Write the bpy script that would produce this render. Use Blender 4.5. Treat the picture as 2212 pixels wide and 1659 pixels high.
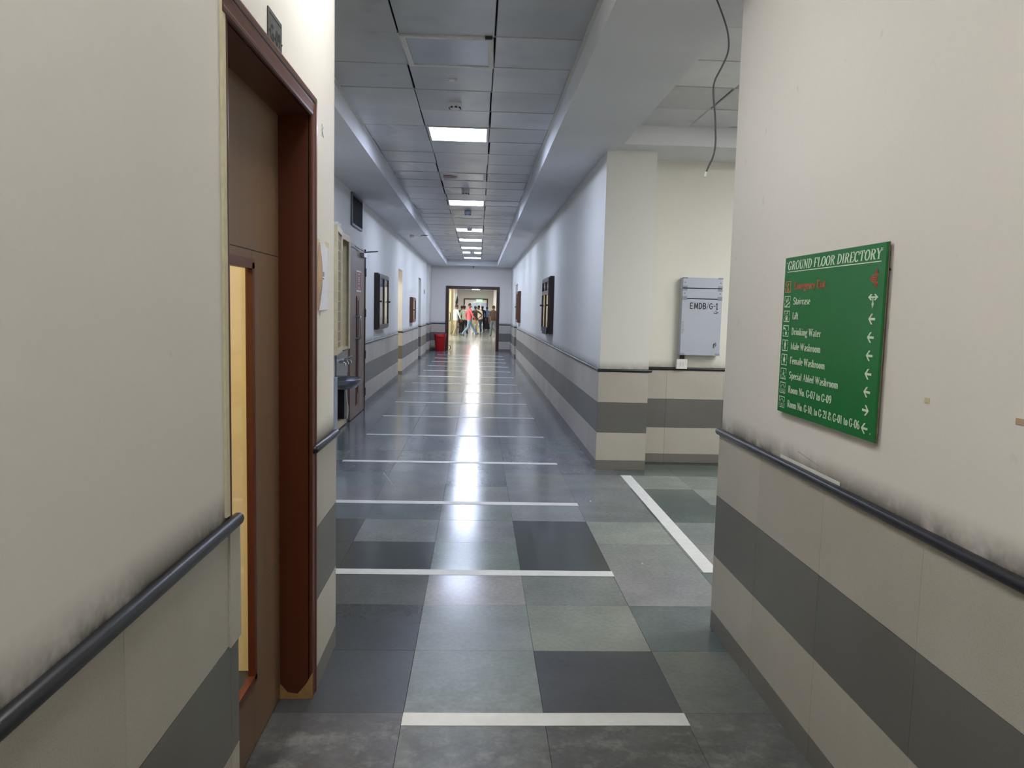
import bpy, bmesh, math, random
from mathutils import Vector, Matrix, Euler
random.seed(7)
for o in list(bpy.data.objects): bpy.data.objects.remove(o)
SC = bpy.context.scene
COL = SC.collection

# ------------------------------------------------------------------ camera
cam_d = bpy.data.cameras.new('camera'); cam_d.sensor_width = 36.0
cam_d.lens = 1679.4 / 2212 * 36.0; cam_d.clip_start = 0.05; cam_d.clip_end = 300
cam = bpy.data.objects.new('camera', cam_d); COL.objects.link(cam)
def _R(pitch, yaw, roll):
    c, s = math.cos, math.sin
    B = Matrix(((1,0,0),(0,0,-1),(0,1,0)))
    Ry = Matrix(((c(yaw),0,-s(yaw)),(0,1,0),(s(yaw),0,c(yaw))))
    Rx = Matrix(((1,0,0),(0,c(pitch),-s(pitch)),(0,s(pitch),c(pitch))))
    Rz = Matrix(((c(roll),-s(roll),0),(s(roll),c(roll),0),(0,0,1)))
    return Rz @ Rx @ Ry @ B
R = _R(0.0951254, 0.0453388, 0.0247544)
M3 = Matrix((R[0], -R[1], -R[2])).transposed()
cam.matrix_world = Matrix.Translation((0, 0, 1.45)) @ M3.to_4x4()
SC.camera = cam

# ------------------------------------------------------------------ world, exposure
W = bpy.data.worlds.new('world'); SC.world = W; W.use_nodes = True
W.node_tree.nodes['Background'].inputs[0].default_value = (0.80, 0.86, 1.0, 1)
W.node_tree.nodes['Background'].inputs[1].default_value = 0.35
SC.view_settings.view_transform = 'Standard'; SC.view_settings.look = 'None'
SC.view_settings.gamma = 1.0; SC.view_settings.use_curve_mapping = False
SC.view_settings.exposure = 1.45
# strengths of the light panels (they are built as ceiling lights further down)
COOL, WARM = (0.68, 0.76, 1.0), (1.0, 0.985, 0.945)
E_CORR, E_NEAR, E_LOBBY, E_HALL, E_ROOM = 17.0, 8.8, 18.5, 30.0, 16.0
# daylight falling in through the side entrance of the far hall
def area_light(name, loc, rot, sx, sy, power, color):
    l = bpy.data.lights.new(name, 'AREA'); l.shape = 'RECTANGLE'; l.size = sx; l.size_y = sy
    l.energy = power; l.color = color
    o = bpy.data.objects.new(name, l); COL.objects.link(o); o.location = loc; o.rotation_euler = rot
    return o
area_light('entrance_daylight', (-3.6, 39.2, 1.9), (0, -math.pi/2, 0), 2.6, 6.0, 190, (1.0, 0.93, 0.72))

# ------------------------------------------------------------------ helpers
def lin(c):
    return tuple(((v/255)/12.92 if v/255 <= 0.04045 else ((v/255+0.055)/1.055)**2.4) for v in c)
def s4(r, g, b): return lin((r, g, b)) + (1,)

class NT:
    """small node helper"""
    def __init__(s, name):
        s.m = bpy.data.materials.new(name); s.m.use_nodes = True; s.t = s.m.node_tree
        s.b = s.t.nodes['Principled BSDF']
    def n(s, typ, **kw):
        nd = s.t.nodes.new(typ)
        for k, v in kw.items():
            if k.startswith('i_'):
                key = k[2:]
                key = int(key) if key.isdigit() else key.replace('_', ' ')
                nd.inputs[key].default_value = v
            else: setattr(nd, k, v)
        return nd
    def l(s, a, b): s.t.links.new(a, b)
    def ramp(s, fac, p0, c0, p1, c1):
        r = s.n('ShaderNodeValToRGB'); e = r.color_ramp.elements
        e[0].position = p0; e[0].color = c0; e[1].position = p1; e[1].color = c1
        s.l(fac, r.inputs[0]); return r.outputs[0]
    def noise(s, scale, detail=3, rough=0.55, coord='pos', stretch=None, out=0):
        nz = s.n('ShaderNodeTexNoise'); nz.inputs['Scale'].default_value = scale
        nz.inputs['Detail'].default_value = detail; nz.inputs['Roughness'].default_value = rough
        if coord == 'pos': src = s.n('ShaderNodeNewGeometry').outputs['Position']
        else: src = s.n('ShaderNodeTexCoord').outputs['Object']
        if stretch:
            mp = s.n('ShaderNodeMapping'); mp.inputs['Scale'].default_value = stretch
            s.l(src, mp.inputs[0]); src = mp.outputs[0]
        s.l(src, nz.inputs['Vector']); return nz.outputs[out]
    def mix(s, f, a, b, mode='MIX'):
        m = s.n('ShaderNodeMix', data_type='RGBA', blend_type=mode)
        for sock, v in ((m.inputs[0], f), (m.inputs[6], a), (m.inputs[7], b)):
            if hasattr(v, 'is_linked') or isinstance(v, bpy.types.NodeSocket): s.l(v, sock)
            else: sock.default_value = v
        return m.outputs[2]
    def math(s, op, a, b=0.0, clamp=False):
        m = s.n('ShaderNodeMath', operation=op); m.use_clamp = clamp
        for sock, v in ((m.inputs[0], a), (m.inputs[1], b)):
            if isinstance(v, bpy.types.NodeSocket): s.l(v, sock)
            else: sock.default_value = v
        return m.outputs[0]
    def bump(s, h, strength=0.1, dist=0.01):
        b = s.n('ShaderNodeBump'); b.inputs['Strength'].default_value = strength; b.inputs['Distance'].default_value = dist
        s.l(h, b.inputs['Height']); s.l(b.outputs[0], s.b.inputs['Normal'])
    def z(s):
        sp = s.n('ShaderNodeSeparateXYZ'); s.l(s.n('ShaderNodeNewGeometry').outputs['Position'], sp.inputs[0]); return sp.outputs

def plain(name, col, rough=0.5, metal=0.0, var=0.06, scale=30, spec=0.5, bump=0.0, coord='pos', stretch=None):
    k = NT(name); c = tuple(col)
    d = tuple(max(0, v*(1-var)) for v in c[:3]) + (1,); e = tuple(v*(1+var) for v in c[:3]) + (1,)
    nz = k.noise(scale, 3, coord=coord, stretch=stretch)
    k.l(k.ramp(nz, 0.3, d, 0.7, e), k.b.inputs['Base Color'])
    k.b.inputs['Roughness'].default_value = rough; k.b.inputs['Metallic'].default_value = metal
    k.b.inputs['Specular IOR Level'].default_value = spec
    if bump: k.bump(nz, bump, 0.004)
    return k.m

def emit(name, col, strength):
    k = NT(name); k.b.inputs['Base Color'].default_value = (0.8, 0.8, 0.8, 1)
    k.b.inputs['Emission Color'].default_value = col + (1,); k.b.inputs['Emission Strength'].default_value = strength
    return k.m

def plaster(name, col, grime=0.9):
    """distemper with hand grime just above the dado rail, smudges and hairline scuffs"""
    k = NT(name)
    big = k.noise(1.3, 4); fine = k.noise(60, 3)
    c = k.mix(k.math('MULTIPLY', big, 0.20), s4(*col), tuple(v*0.80 for v in lin(col)) + (1,))
    c = k.mix(k.math('MULTIPLY', fine, 0.06), c, (0.2, 0.2, 0.18, 1))
    z = k.z()[2]
    # grime band z .93 .. 1.03, broken up by noise
    t = k.math('DIVIDE', k.math('SUBTRACT', 1.015, z), 0.085, True)
    t = k.math('POWER', t, 1.3)
    br = k.ramp(k.noise(5.5, 4, 0.7), 0.22, (0.15, 0.15, 0.15, 1), 0.52, (1, 1, 1, 1))
    f = k.math('MULTIPLY', k.math('MULTIPLY', t, br), grime, True)
    c = k.mix(f, c, s4(62, 54, 44))
    # sparse specks
    sp = k.ramp(k.noise(14, 2, 0.5), 0.74, (0, 0, 0, 1), 0.78, (1, 1, 1, 1))
    c = k.mix(k.math('MULTIPLY', sp, 0.10), c, s4(90, 84, 74))
    k.l(c, k.b.inputs['Base Color']); k.b.inputs['Roughness'].default_value = 0.62
    k.b.inputs['Specular IOR Level'].default_value = 0.35
    k.bump(k.noise(9, 4), 0.06, 0.01)
    return k.m

def dado_mat(name, col, rough=0.42):
    k = NT(name)
    oi = k.n('ShaderNodeObjectInfo').outputs['Random']
    v = k.math('ADD', 0.90, k.math('MULTIPLY', oi, 0.14))
    sp = k.ramp(k.noise(420, 2), 0.35, (0.82, 0.82, 0.80, 1), 0.62, (1, 1, 1, 1))
    sm = k.ramp(k.noise(2.2, 4), 0.3, (0.88, 0.87, 0.84, 1), 0.7, (1, 1, 1, 1))
    c = k.mix(1.0, s4(*col), sp, 'MULTIPLY'); c = k.mix(1.0, c, sm, 'MULTIPLY')
    cb = k.n('ShaderNodeCombineColor'); [k.l(v, cb.inputs[i]) for i in range(3)]
    c = k.mix(1.0, c, cb.outputs[0], 'MULTIPLY')
    k.l(c, k.b.inputs['Base Color']); k.b.inputs['Roughness'].default_value = rough
    return k.m

def stone_mat(name, from_attr=False):
    """polished Kota-type stone; each slab brings its own tone"""
    k = NT(name)
    if from_attr: src = k.n('ShaderNodeAttribute', attribute_name='tone').outputs['Color']
    else: src = k.n('ShaderNodeObjectInfo').outputs['Color']
    cloud = k.noise(3.5, 4, 0.55); fine = k.noise(45, 4, 0.6)
    c = k.mix(1.0, src, k.ramp(cloud, 0.30, (0.84, 0.85, 0.86, 1), 0.70, (1.12, 1.12, 1.11, 1)), 'MULTIPLY')
    c = k.mix(1.0, c, k.ramp(fine, 0.30, (0.86, 0.86, 0.86, 1), 0.70, (1.12, 1.12, 1.12, 1)), 'MULTIPLY')
    # worn, scuffed ground in front of the camera
    sp = k.z(); near = k.math('DIVIDE', k.math('SUBTRACT', 3.05, sp[1]), 0.6, True)
    blot = k.ramp(k.noise(7.5, 7, 0.72), 0.42, (0, 0, 0, 1), 0.60, (1, 1, 1, 1))
    c = k.mix(k.math('MULTIPLY', k.math('MULTIPLY', near, blot), 0.60), c, s4(70, 69, 65))
    edge = k.math('DIVIDE', k.math('SUBTRACT', 2.69, sp[1]), 0.1, True)
    pale = k.ramp(k.noise(9.0, 8, 0.75), 0.50, (0, 0, 0, 1), 0.66, (1, 1, 1, 1))
    c = k.mix(k.math('MULTIPLY', k.math('MULTIPLY', edge, pale), 0.55), c, s4(142, 144, 140))
    k.l(c, k.b.inputs['Base Color'])
    rg = k.math('ADD', 0.12, k.math('MULTIPLY', k.noise(1.4, 1), 0.10))
    worn = k.math('DIVIDE', k.math('SUBTRACT', 4.3, sp[1]), 1.6, True)      # polish worn off where people queue
    rg = k.math('ADD', rg, k.math('MULTIPLY', worn, 0.20))
    k.l(rg, k.b.inputs['Roughness']); k.b.inputs['Specular IOR Level'].default_value = 0.36
    return k.m

def ceil_mat(name, col):
    k = NT(name)
    oi = k.n('ShaderNodeObjectInfo').outputs['Random']
    v = k.math('ADD', 0.82, k.math('MULTIPLY', oi, 0.24))
    cb = k.n('ShaderNodeCombineColor'); [k.l(v, cb.inputs[i]) for i in range(3)]
    big = k.ramp(k.noise(1.6, 3, 0.5), 0.28, (0.82, 0.82, 0.83, 1), 0.72, (1.04, 1.04, 1.04, 1))
    blot = k.ramp(k.noise(2.6, 2, 0.5), 0.60, (1, 1, 1, 1), 0.85, (0.72, 0.71, 0.70, 1))
    c = k.mix(1.0, s4(*col), big, 'MULTIPLY'); c = k.mix(1.0, c, blot, 'MULTIPLY'); c = k.mix(1.0, c, cb.outputs[0], 'MULTIPLY')
    k.l(c, k.b.inputs['Base Color'])
    k.l(k.math('ADD', 0.24, k.math('MULTIPLY', k.noise(0.9, 1), 0.10)), k.b.inputs['Roughness'])
    k.b.inputs['Metallic'].default_value = 0.1
    return k.m

def wood_mat(name, c0, c1, rough=0.4, axis='z', scale=1.0, spec=0.5):
    k = NT(name)
    st = {'z': (38*scale, 38*scale, 1.3), 'x': (1.3, 38*scale, 38*scale), 'y': (38*scale, 1.3, 38*scale)}[axis]
    g = k.noise(1.0, 5, 0.6, stretch=st); b = k.noise(1.0, 2, stretch=tuple(v*0.22 for v in st))
    c = k.mix(k.math('ADD', k.math('MULTIPLY', g, 0.5), k.math('MULTIPLY', b, 0.5)), s4(*c0), s4(*c1))
    k.l(c, k.b.inputs['Base Color']); k.b.inputs['Roughness'].default_value = rough
    k.b.inputs['Specular IOR Level'].default_value = spec
    return k.m

def glass_mat(name, tint=(1, 1, 1, 1), gloss=0.06):
    k = NT(name); t = k.t; t.nodes.remove(k.b)
    tr = k.n('ShaderNodeBsdfTransparent'); tr.inputs[0].default_value = tint
    gl = k.n('ShaderNodeBsdfGlossy'); gl.inputs['Roughness'].default_value = gloss
    fr = k.n('ShaderNodeFresnel'); fr.inputs['IOR'].default_value = 1.5
    mx = k.n('ShaderNodeMixShader'); bf = k.n('ShaderNodeNewGeometry').outputs['Backfacing']; k.l(k.math('MULTIPLY', fr.outputs[0], k.math('SUBTRACT', 1.0, bf)), mx.inputs[0]); k.l(tr.outputs[0], mx.inputs[1]); k.l(gl.outputs[0], mx.inputs[2])
    k.l(mx.outputs[0], t.nodes['Material Output'].inputs[0]); return k.m

MAT = {}
MAT['plaster'] = plaster('cream_distemper', (229, 225, 219))
MAT['plaster_corr'] = plaster('white_distemper', (228, 228, 222), 0.55); MAT['plaster_lobby'] = plaster('lobby_distemper', (228, 226, 216), 0.55)
MAT['soffit'] = plain('soffit_paint', s4(226, 227, 230), 0.6, var=0.03, scale=2)
MAT['cream_room'] = plain('cream_room_paint', s4(240, 224, 178), 0.7, var=0.03, scale=2)  # room wall paint, also colours daylight onto a far hall wall section
MAT['tile_light'] = dado_mat('dado_cream', (200, 195, 186))
MAT['tile_grey'] = dado_mat('dado_grey', (118, 117, 114))
MAT['tile_base'] = dado_mat('dado_skirting', (128, 125, 120))
MAT['grout'] = plain('grout', s4(84, 82, 76), 0.9)
MAT['stone'] = stone_mat('kota_stone'); MAT['stone_far'] = stone_mat('kota_stone_far', True)
MAT['joint'] = plain('stone_joint', s4(66, 69, 69), 0.9)
MAT['ceil'] = ceil_mat('ceiling_tile_metal', (214, 215, 217))
MAT['ceil_gap'] = plain('ceiling_void', s4(30, 30, 32), 0.9)
MAT['ceil_edge'] = plain('ceiling_grid', s4(196, 194, 186), 0.5)
MAT['rail'] = plain('black_rail', s4(26, 27, 34), 0.35, var=0.15, scale=25)
MAT['wood_dark'] = wood_mat('casing_wood', (72, 32, 16), (102, 52, 28), 0.32)
MAT['wood_dark_y'] = wood_mat('casing_wood_head', (78, 46, 36), (110, 70, 54), 0.34, 'y')
MAT['wood_frame'] = wood_mat('far_frame_wood', (48, 26, 20), (70, 40, 30), 0.4)
MAT['veneer'] = wood_mat('door_veneer', (98, 74, 56), (130, 102, 78), 0.42, 'z', 0.6)
MAT['bead'] = wood_mat('glazing_bead', (70, 28, 14), (104, 52, 28), 0.35)
MAT['inlay'] = plain('pale_inlay', s4(190, 170, 135), 0.5)
MAT['worn_wood'] = plain('worn_bare_wood', s4(168, 132, 84), 0.7, var=0.2)
MAT['cream_strip'] = plain('cream_painted_edge', s4(206, 198, 166), 0.6, var=0.1)
MAT['glass'] = glass_mat('clear_glass'); MAT['glass_blue'] = glass_mat('bluish_glass', (0.75, 0.82, 0.92, 1))
MAT['tape'] = plain('white_floor_tape', s4(214, 215, 214), 0.45, var=0.06, scale=14)
MAT['green'] = plain('sign_green', s4(0, 114, 44), 0.22, var=0.04, scale=6)
MAT['white_vinyl'] = plain('white_vinyl', s4(206, 232, 204), 0.4, var=0.02)
MAT['red_vinyl'] = plain('red_vinyl', s4(166, 60, 28), 0.4, var=0.03)
MAT['tan_vinyl'] = plain('tan_vinyl', s4(190, 128, 70), 0.4, var=0.03)
MAT['sign_edge'] = plain('sign_edge', s4(120, 108, 90), 0.6)
MAT['plate'] = plain('dark_plate', s4(92, 92, 94), 0.5, 0.2, 0.1, 40)
MAT['engrave'] = plain('engraved_black', s4(26, 26, 28), 0.6)
MAT['panel_grey'] = plain('panel_grey', s4(178, 184, 198), 0.38, var=0.03, scale=5)
MAT['panel_corner'] = plain('panel_corner_grey', s4(142, 148, 160), 0.45)
MAT['dark_gap'] = plain('dark_gap', s4(26, 27, 32), 0.8)
MAT['ink'] = plain('black_ink', s4(24, 24, 40), 0.6)
MAT['faint_ink'] = plain('faint_grey_ink', s4(140, 145, 158), 0.6)
MAT['grey_print'] = plain('grey_print', s4(150, 152, 165), 0.7)
MAT['plastic_white'] = plain('white_plastic', s4(228, 228, 226), 0.4)
MAT['plastic_dark'] = plain('dark_plastic', s4(40, 40, 44), 0.4)
MAT['lens'] = plain('unlit_diffuser', s4(186, 190, 202), 0.22, var=0.05, scale=4)
MAT['fixture'] = plain('fixture_frame', s4(222, 222, 216), 0.45)
MAT['steel'] = plain('stainless_steel', s4(150, 154, 160), 0.28, 0.9, 0.12, 6, stretch=(1, 1, 12))
MAT['chrome'] = plain('chrome', s4(200, 202, 206), 0.12, 1.0, 0.03)
MAT['cabinet_cream'] = plain('cabinet_cream', s4(206, 192, 156), 0.5, var=0.08, scale=12)
MAT['cabinet_mesh'] = plain('mesh_panel', s4(150, 136, 104), 0.7, var=0.25, scale=60)
MAT['cabinet_in'] = plain('cabinet_inside', s4(150, 156, 166), 0.5, var=0.1, scale=5)
MAT['wash_door'] = wood_mat('washroom_laminate', (112, 92, 80), (134, 112, 98), 0.4, 'z', 0.5)
MAT['slit_wood'] = wood_mat('slit_wood', (92, 52, 34), (120, 72, 48), 0.4)
MAT['red_sign'] = plain('dull_red_notice', s4(126, 52, 50), 0.4, var=0.06)
MAT['paper'] = plain('white_paper', s4(226, 228, 238), 0.8, var=0.02)
MAT['manila'] = plain('brown_folder_edge', s4(186, 158, 134), 0.8, var=0.08)
MAT['cellotape'] = plain('yellowed_tape', s4(214, 204, 164), 0.4, var=0.06)
MAT['board_wood'] = wood_mat('board_frame_wood', (34, 24, 24), (56, 40, 38), 0.35)
MAT['board_brown'] = wood_mat('board_frame_brown', (84, 48, 36), (108, 64, 48), 0.4)
MAT['pin_cream'] = plain('cream_pin_cloth', s4(214, 206, 168), 0.8, var=0.06, scale=9)
MAT['pin_blue'] = plain('blue_pin_cloth', s4(110, 124, 158), 0.8, var=0.10, scale=6)
MAT['vent'] = plain('vent_metal', s4(64, 66, 74), 0.5)
MAT['vent_frame'] = plain('vent_frame_metal', s4(104, 106, 112), 0.5)
MAT['bin_red'] = plain('red_plastic', s4(176, 16, 20), 0.4, var=0.08)
MAT['exit_green'] = emit('exit_sign_green', (0.03, 0.40, 0.20), 0.5)
MAT['exit_white'] = emit('exit_sign_white', (0.8, 1.0, 0.9), 0.7)
MAT['pane_light'] = plain('pale_blue_panes', s4(176, 190, 210), 0.2, var=0.05, scale=3); MAT['pane_blue'] = glass_mat('blue_grey_panes', (0.55, 0.66, 0.80, 1))
MAT['cable'] = plain('grey_cable', s4(84, 86, 94), 0.5)
MAT['concealed'] = plain('dark_recess', s4(34, 34, 38), 0.9)
MAT['led'] = emit('led_cool', COOL, E_CORR); MAT['led_near'] = emit('led_near', WARM, E_NEAR)
MAT['led_lobby'] = emit('led_lobby', (1.0, 1.0, 0.975), E_LOBBY); MAT['led_hall'] = emit('led_hall', (1.0, 0.98, 0.94), E_HALL)
MAT['led_room'] = emit('led_room', (1.0, 0.92, 0.74), E_ROOM)

class MB:
    """mesh collector"""
    def __init__(s): s.v = []; s.f = []
    def add(s, vs, fs):
        n = len(s.v); s.v += [tuple(p) for p in vs]; s.f += [tuple(i+n for i in f) for f in fs]; return s
    def box(s, x0, x1, y0, y1, z0, z1):
        return s.add([(x0,y0,z0),(x1,y0,z0),(x1,y1,z0),(x0,y1,z0),(x0,y0,z1),(x1,y0,z1),(x1,y1,z1),(x0,y1,z1)],
                     [(3,2,1,0),(4,5,6,7),(0,1,5,4),(1,2,6,5),(2,3,7,6),(3,0,4,7)])
    def rect(s, x0, x1, y0, y1): return s.add([(x0,y0,0),(x1,y0,0),(x1,y1,0),(x0,y1,0)], [(0,1,2,3)])
    def bbox(s, x0, x1, y0, y1, z0, z1, b):
        bm = bmesh.new(); bmesh.ops.create_cube(bm, size=1)
        for v in bm.verts: v.co = Vector(((x0+x1)/2+v.co.x*(x1-x0), (y0+y1)/2+v.co.y*(y1-y0), (z0+z1)/2+v.co.z*(z1-z0)))
        bmesh.ops.bevel(bm, geom=bm.edges[:], offset=b, segments=2, profile=0.6, affect='EDGES')
        bm.verts.index_update(); s.add([v.co[:] for v in bm.verts], [[v.index for v in f.verts] for f in bm.faces]); bm.free(); return s
    def tube(s, pts, r, n=8, caps=True):
        pts = [Vector(p) for p in pts]; rs = r if isinstance(r, (list, tuple)) else [r]*len(pts)
        rings = []; up = None
        for i, p in enumerate(pts):
            d = (pts[min(i+1, len(pts)-1)] - pts[max(i-1, 0)]).normalized()
            if up is None: up = Vector((0,0,1)) if abs(d.z) < 0.9 else Vector((1,0,0))
            a = d.cross(up).normalized(); b = a.cross(d).normalized(); up = b
            rings.append([p + (a*math.cos(t)+b*math.sin(t))*rs[i] for t in [2*math.pi*k/n for k in range(n)]])
        vs = [q for rg in rings for q in rg]; fs = []
        for i in range(len(pts)-1):
            for k in range(n): fs.append((i*n+k, i*n+(k+1)%n, (i+1)*n+(k+1)%n, (i+1)*n+k))
        if caps: fs.append(tuple(range(n))[::-1]); fs.append(tuple((len(pts)-1)*n+k for k in range(n)))
        return s.add(vs, fs)
    def lathe(s, prof, c, n=16, ax='z'):
        vs = []; fs = []
        for (r, h) in prof:
            for k in range(n):
                t = 2*math.pi*k/n; p = (r*math.cos(t), r*math.sin(t), h)
                if ax == 'x': p = (p[2], p[0], p[1])
                if ax == 'y': p = (p[0], p[2], p[1])
                vs.append((c[0]+p[0], c[1]+p[1], c[2]+p[2]))
        for i in range(len(prof)-1):
            for k in range(n): fs.append((i*n+k, i*n+(k+1)%n, (i+1)*n+(k+1)%n, (i+1)*n+k))
        fs.append(tuple(range(n))[::-1]); fs.append(tuple((len(prof)-1)*n+k for k in range(n)))
        return s.add(vs, fs)
    def mesh(s, name, mat):
        me = bpy.data.meshes.new(name); me.from_pydata(s.v, [], s.f)
        bm = bmesh.new(); bm.from_mesh(me); bmesh.ops.recalc_face_normals(bm, faces=bm.faces[:]); bm.to_mesh(me); bm.free()
        me.materials.append(MAT[mat] if isinstance(mat, str) else mat); return me
    def build(s, name, mat, parent=None, smooth=False):
        me = s.mesh(name, mat)
        if smooth:
            for p in me.polygons: p.use_smooth = True
            try: me.set_sharp_from_angle(angle=math.radians(40))
            except Exception: pass
        return link(name, me, parent)
def link(name, data, parent=None):
    o = bpy.data.objects.new(name, data); COL.objects.link(o)
    if parent:
        o.parent = parent; o.matrix_parent_inverse = parent.matrix_world.inverted() if parent.get('_inv') else Matrix.Identity(4)
    return o
def tag(o, label=None, cat=None, group=None, kind=None):
    if label: o['label'] = label
    if cat: o['category'] = cat
    if group: o['group'] = group
    if kind: o['kind'] = kind
    return o
def thing(name, label, cat, loc=(0,0,0), rz=0, group=None, kind=None):
    o = bpy.data.objects.new(name, None); COL.objects.link(o); o.empty_display_size = 0.1
    o.location = loc; o.rotation_euler = (0, 0, rz); return tag(o, label, cat, group, kind)
def struct(name, boxes, mat, label, cat='wall'):
    m = MB()
    for b in boxes: m.box(*b)
    return tag(m.build(name, mat), label, cat, kind='structure')
def copy_tree(o, parent=None):
    c = o.copy(); COL.objects.link(c); c.parent = parent
    for ch in list(o.children): copy_tree(ch, c)
    return c

# ------------------------------------------------------------------ dimensions (metres)
XL, XR, XC = -0.593, 1.119, -1.62           # plaster planes: near left wall, right wall, corridor left wall
YL, YN, YP, YQ, YE = 3.235, 3.46, 7.05, 7.44, 26.8   # ends of near walls, pillar face, lobby back wall, corridor end wall
ZS, ZC, TOP = 2.88, 3.05, 3.35              # soffit, tiled ceiling, top of walls
YB = -4.2                                   # wall behind the camera

# ------------------------------------------------------------------ floor
floor = struct('floor', [(-3.4, 6.3, YB-0.2, 72, -0.12, -0.004)], 'joint', 'polished grey green stone slab floor of the corridor', 'floor')
CX = [-1.76, -1.25, -0.745, -0.24, 0.265, 0.775, 1.285, 1.81, 2.32, 2.83, 3.34]
RY = [2.68 + 0.5145*i for i in range(-7, 46)]
LT, MD, DK, DD, SL = (0.235,0.25,0.24), (0.155,0.17,0.168), (0.052,0.06,0.066), (0.042,0.047,0.050), (0.095,0.115,0.125)
ML = (0.19, 0.205, 0.20)
GR = (0.075, 0.105, 0.098)
# tone by (row counted from the nearest white strip, column)
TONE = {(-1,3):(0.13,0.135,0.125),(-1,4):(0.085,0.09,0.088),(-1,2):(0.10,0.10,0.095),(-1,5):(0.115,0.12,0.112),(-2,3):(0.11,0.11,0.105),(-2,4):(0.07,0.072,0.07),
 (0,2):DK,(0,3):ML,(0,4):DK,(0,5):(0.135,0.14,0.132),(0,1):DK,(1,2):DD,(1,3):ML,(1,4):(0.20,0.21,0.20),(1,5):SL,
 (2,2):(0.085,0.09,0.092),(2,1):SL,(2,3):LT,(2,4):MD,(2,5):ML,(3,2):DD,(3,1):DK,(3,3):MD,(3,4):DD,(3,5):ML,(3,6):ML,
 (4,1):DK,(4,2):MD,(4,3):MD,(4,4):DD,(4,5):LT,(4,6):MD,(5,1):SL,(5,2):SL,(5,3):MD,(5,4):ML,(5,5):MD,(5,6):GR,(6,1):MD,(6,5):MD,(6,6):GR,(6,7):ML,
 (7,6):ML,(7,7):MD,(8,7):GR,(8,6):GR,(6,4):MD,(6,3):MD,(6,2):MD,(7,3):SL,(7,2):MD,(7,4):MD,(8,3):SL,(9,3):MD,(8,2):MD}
def slab(x0, x1, y0, y1):
    g = 0.0006; z1 = random.uniform(-0.0004, 0.0004); b = 0.0008
    m = MB(); x0 += g; x1 -= g; y0 += g; y1 -= g
    m.add([(x0,y0,-0.02),(x1,y0,-0.02),(x1,y1,-0.02),(x0,y1,-0.02),(x0,y0,z1-b),(x1,y0,z1-b),(x1,y1,z1-b),(x0,y1,z1-b),
           (x0+b,y0+b,z1),(x1-b,y0+b,z1),(x1-b,y1-b,z1),(x0+b,y1-b,z1)],
          [(0,1,5,4),(1,2,6,5),(2,3,7,6),(3,0,4,7),(4,5,9,8),(5,6,10,9),(6,7,11,10),(7,4,8,11),(8,9,10,11)])
    return m
farv = MB(); fart = []
for i in range(len(RY)-1):
    row = i - 7; y0, y1 = RY[i], RY[i+1]
    for j in range(len(CX)-1):
        x0, x1 = CX[j], CX[j+1]
        if x0 > 1.12 and (y0 < 3.1 or y0 > 7.3): continue
        if x0 > 0.7 and y0 > 7.3: x1 = min(x1, 1.13)
        if y0 < 3.1 and x0 < -0.8: continue
        t = TONE.get((row, j))
        if t is None:
            t = random.choice([MD, MD, ML, SL, (0.12,0.135,0.138), (0.105,0.12,0.125)])
            if y0 > 5.7 and j < 6: t = tuple(0.5*a+0.5*b for a, b in zip(t, (0.12,0.135,0.14)))
        t = tuple(v*1.12*random.uniform(0.94, 1.06) for v in t)
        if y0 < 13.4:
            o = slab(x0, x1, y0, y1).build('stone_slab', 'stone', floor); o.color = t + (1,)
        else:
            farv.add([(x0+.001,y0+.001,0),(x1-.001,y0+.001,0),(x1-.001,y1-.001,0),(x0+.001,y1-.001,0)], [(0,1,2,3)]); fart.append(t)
yy = RY[-1]
while yy < 71:
    for j in range(len(CX)-1):
        if CX[j] > 1.1: continue
        farv.add([(CX[j]+.001,yy+.001,0),(CX[j+1]-.001,yy+.001,0),(CX[j+1]-.001,yy+.513,0),(CX[j]+.001,yy+.513,0)], [(0,1,2,3)])
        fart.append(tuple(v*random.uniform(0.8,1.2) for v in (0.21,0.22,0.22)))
    yy += 0.5145
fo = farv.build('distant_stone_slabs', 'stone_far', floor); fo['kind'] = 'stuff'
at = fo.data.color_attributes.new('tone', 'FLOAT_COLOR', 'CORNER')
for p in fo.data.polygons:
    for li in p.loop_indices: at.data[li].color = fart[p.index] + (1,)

# ------------------------------------------------------------------ walls
def holes_wall(name, x0, x1, ya, yb, openings, mat, label):
    """a wall along y with door openings (y0,y1,ztop)"""
    bx = []; y = ya
    for (o0, o1, zt) in openings:
        bx.append((x0, x1, y, o0, 0, TOP))
        if zt < TOP: bx.append((x0, x1, o0, o1, zt, TOP))
        y = o1
    bx.append((x0, x1, y, yb, 0, TOP)); return struct(name, bx, mat, label)
w_ln = holes_wall('wall_left_near', XL-0.16, XL, YB, YL, [(1.855, 2.82, 2.14)], 'plaster', 'cream plastered wall on the left holding the brown room door')
w_lr = struct('wall_left_return', [(XC-0.3, XL-0.16, 3.08, YL, 0, TOP)], 'plaster', 'wall return where the corridor widens to the left')
w_l = holes_wall('wall_left', XC-0.30, XC, YL, YE, [(8.93, 9.58, 0.50), (15.85, 16.70, 2.22), (21.15, 22.1, 2.25), (24.4, 25.5, 2.86)], 'plaster_corr', 'long white wall on the left side of the corridor')
w_rn = struct('wall_right_near', [(XR, XR+0.2, YB, YN, 0, TOP), (XR+0.2, 6.3, YN-0.2, YN, 0, TOP)], 'plaster', 'cream plastered wall on the right carrying the green directory')
w_r = holes_wall('wall_right', XR, XR+0.451, YP, YE, [(22.45, 23.75, 2.2)], 'plaster_corr', 'long white wall on the right side of the corridor with pillar end')
w_q = struct('wall_lobby', [(XR+0.451, 6.3, YQ, YQ+0.2, 0, TOP)], 'plaster_lobby', 'cream lobby wall behind the grey distribution panel')
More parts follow.
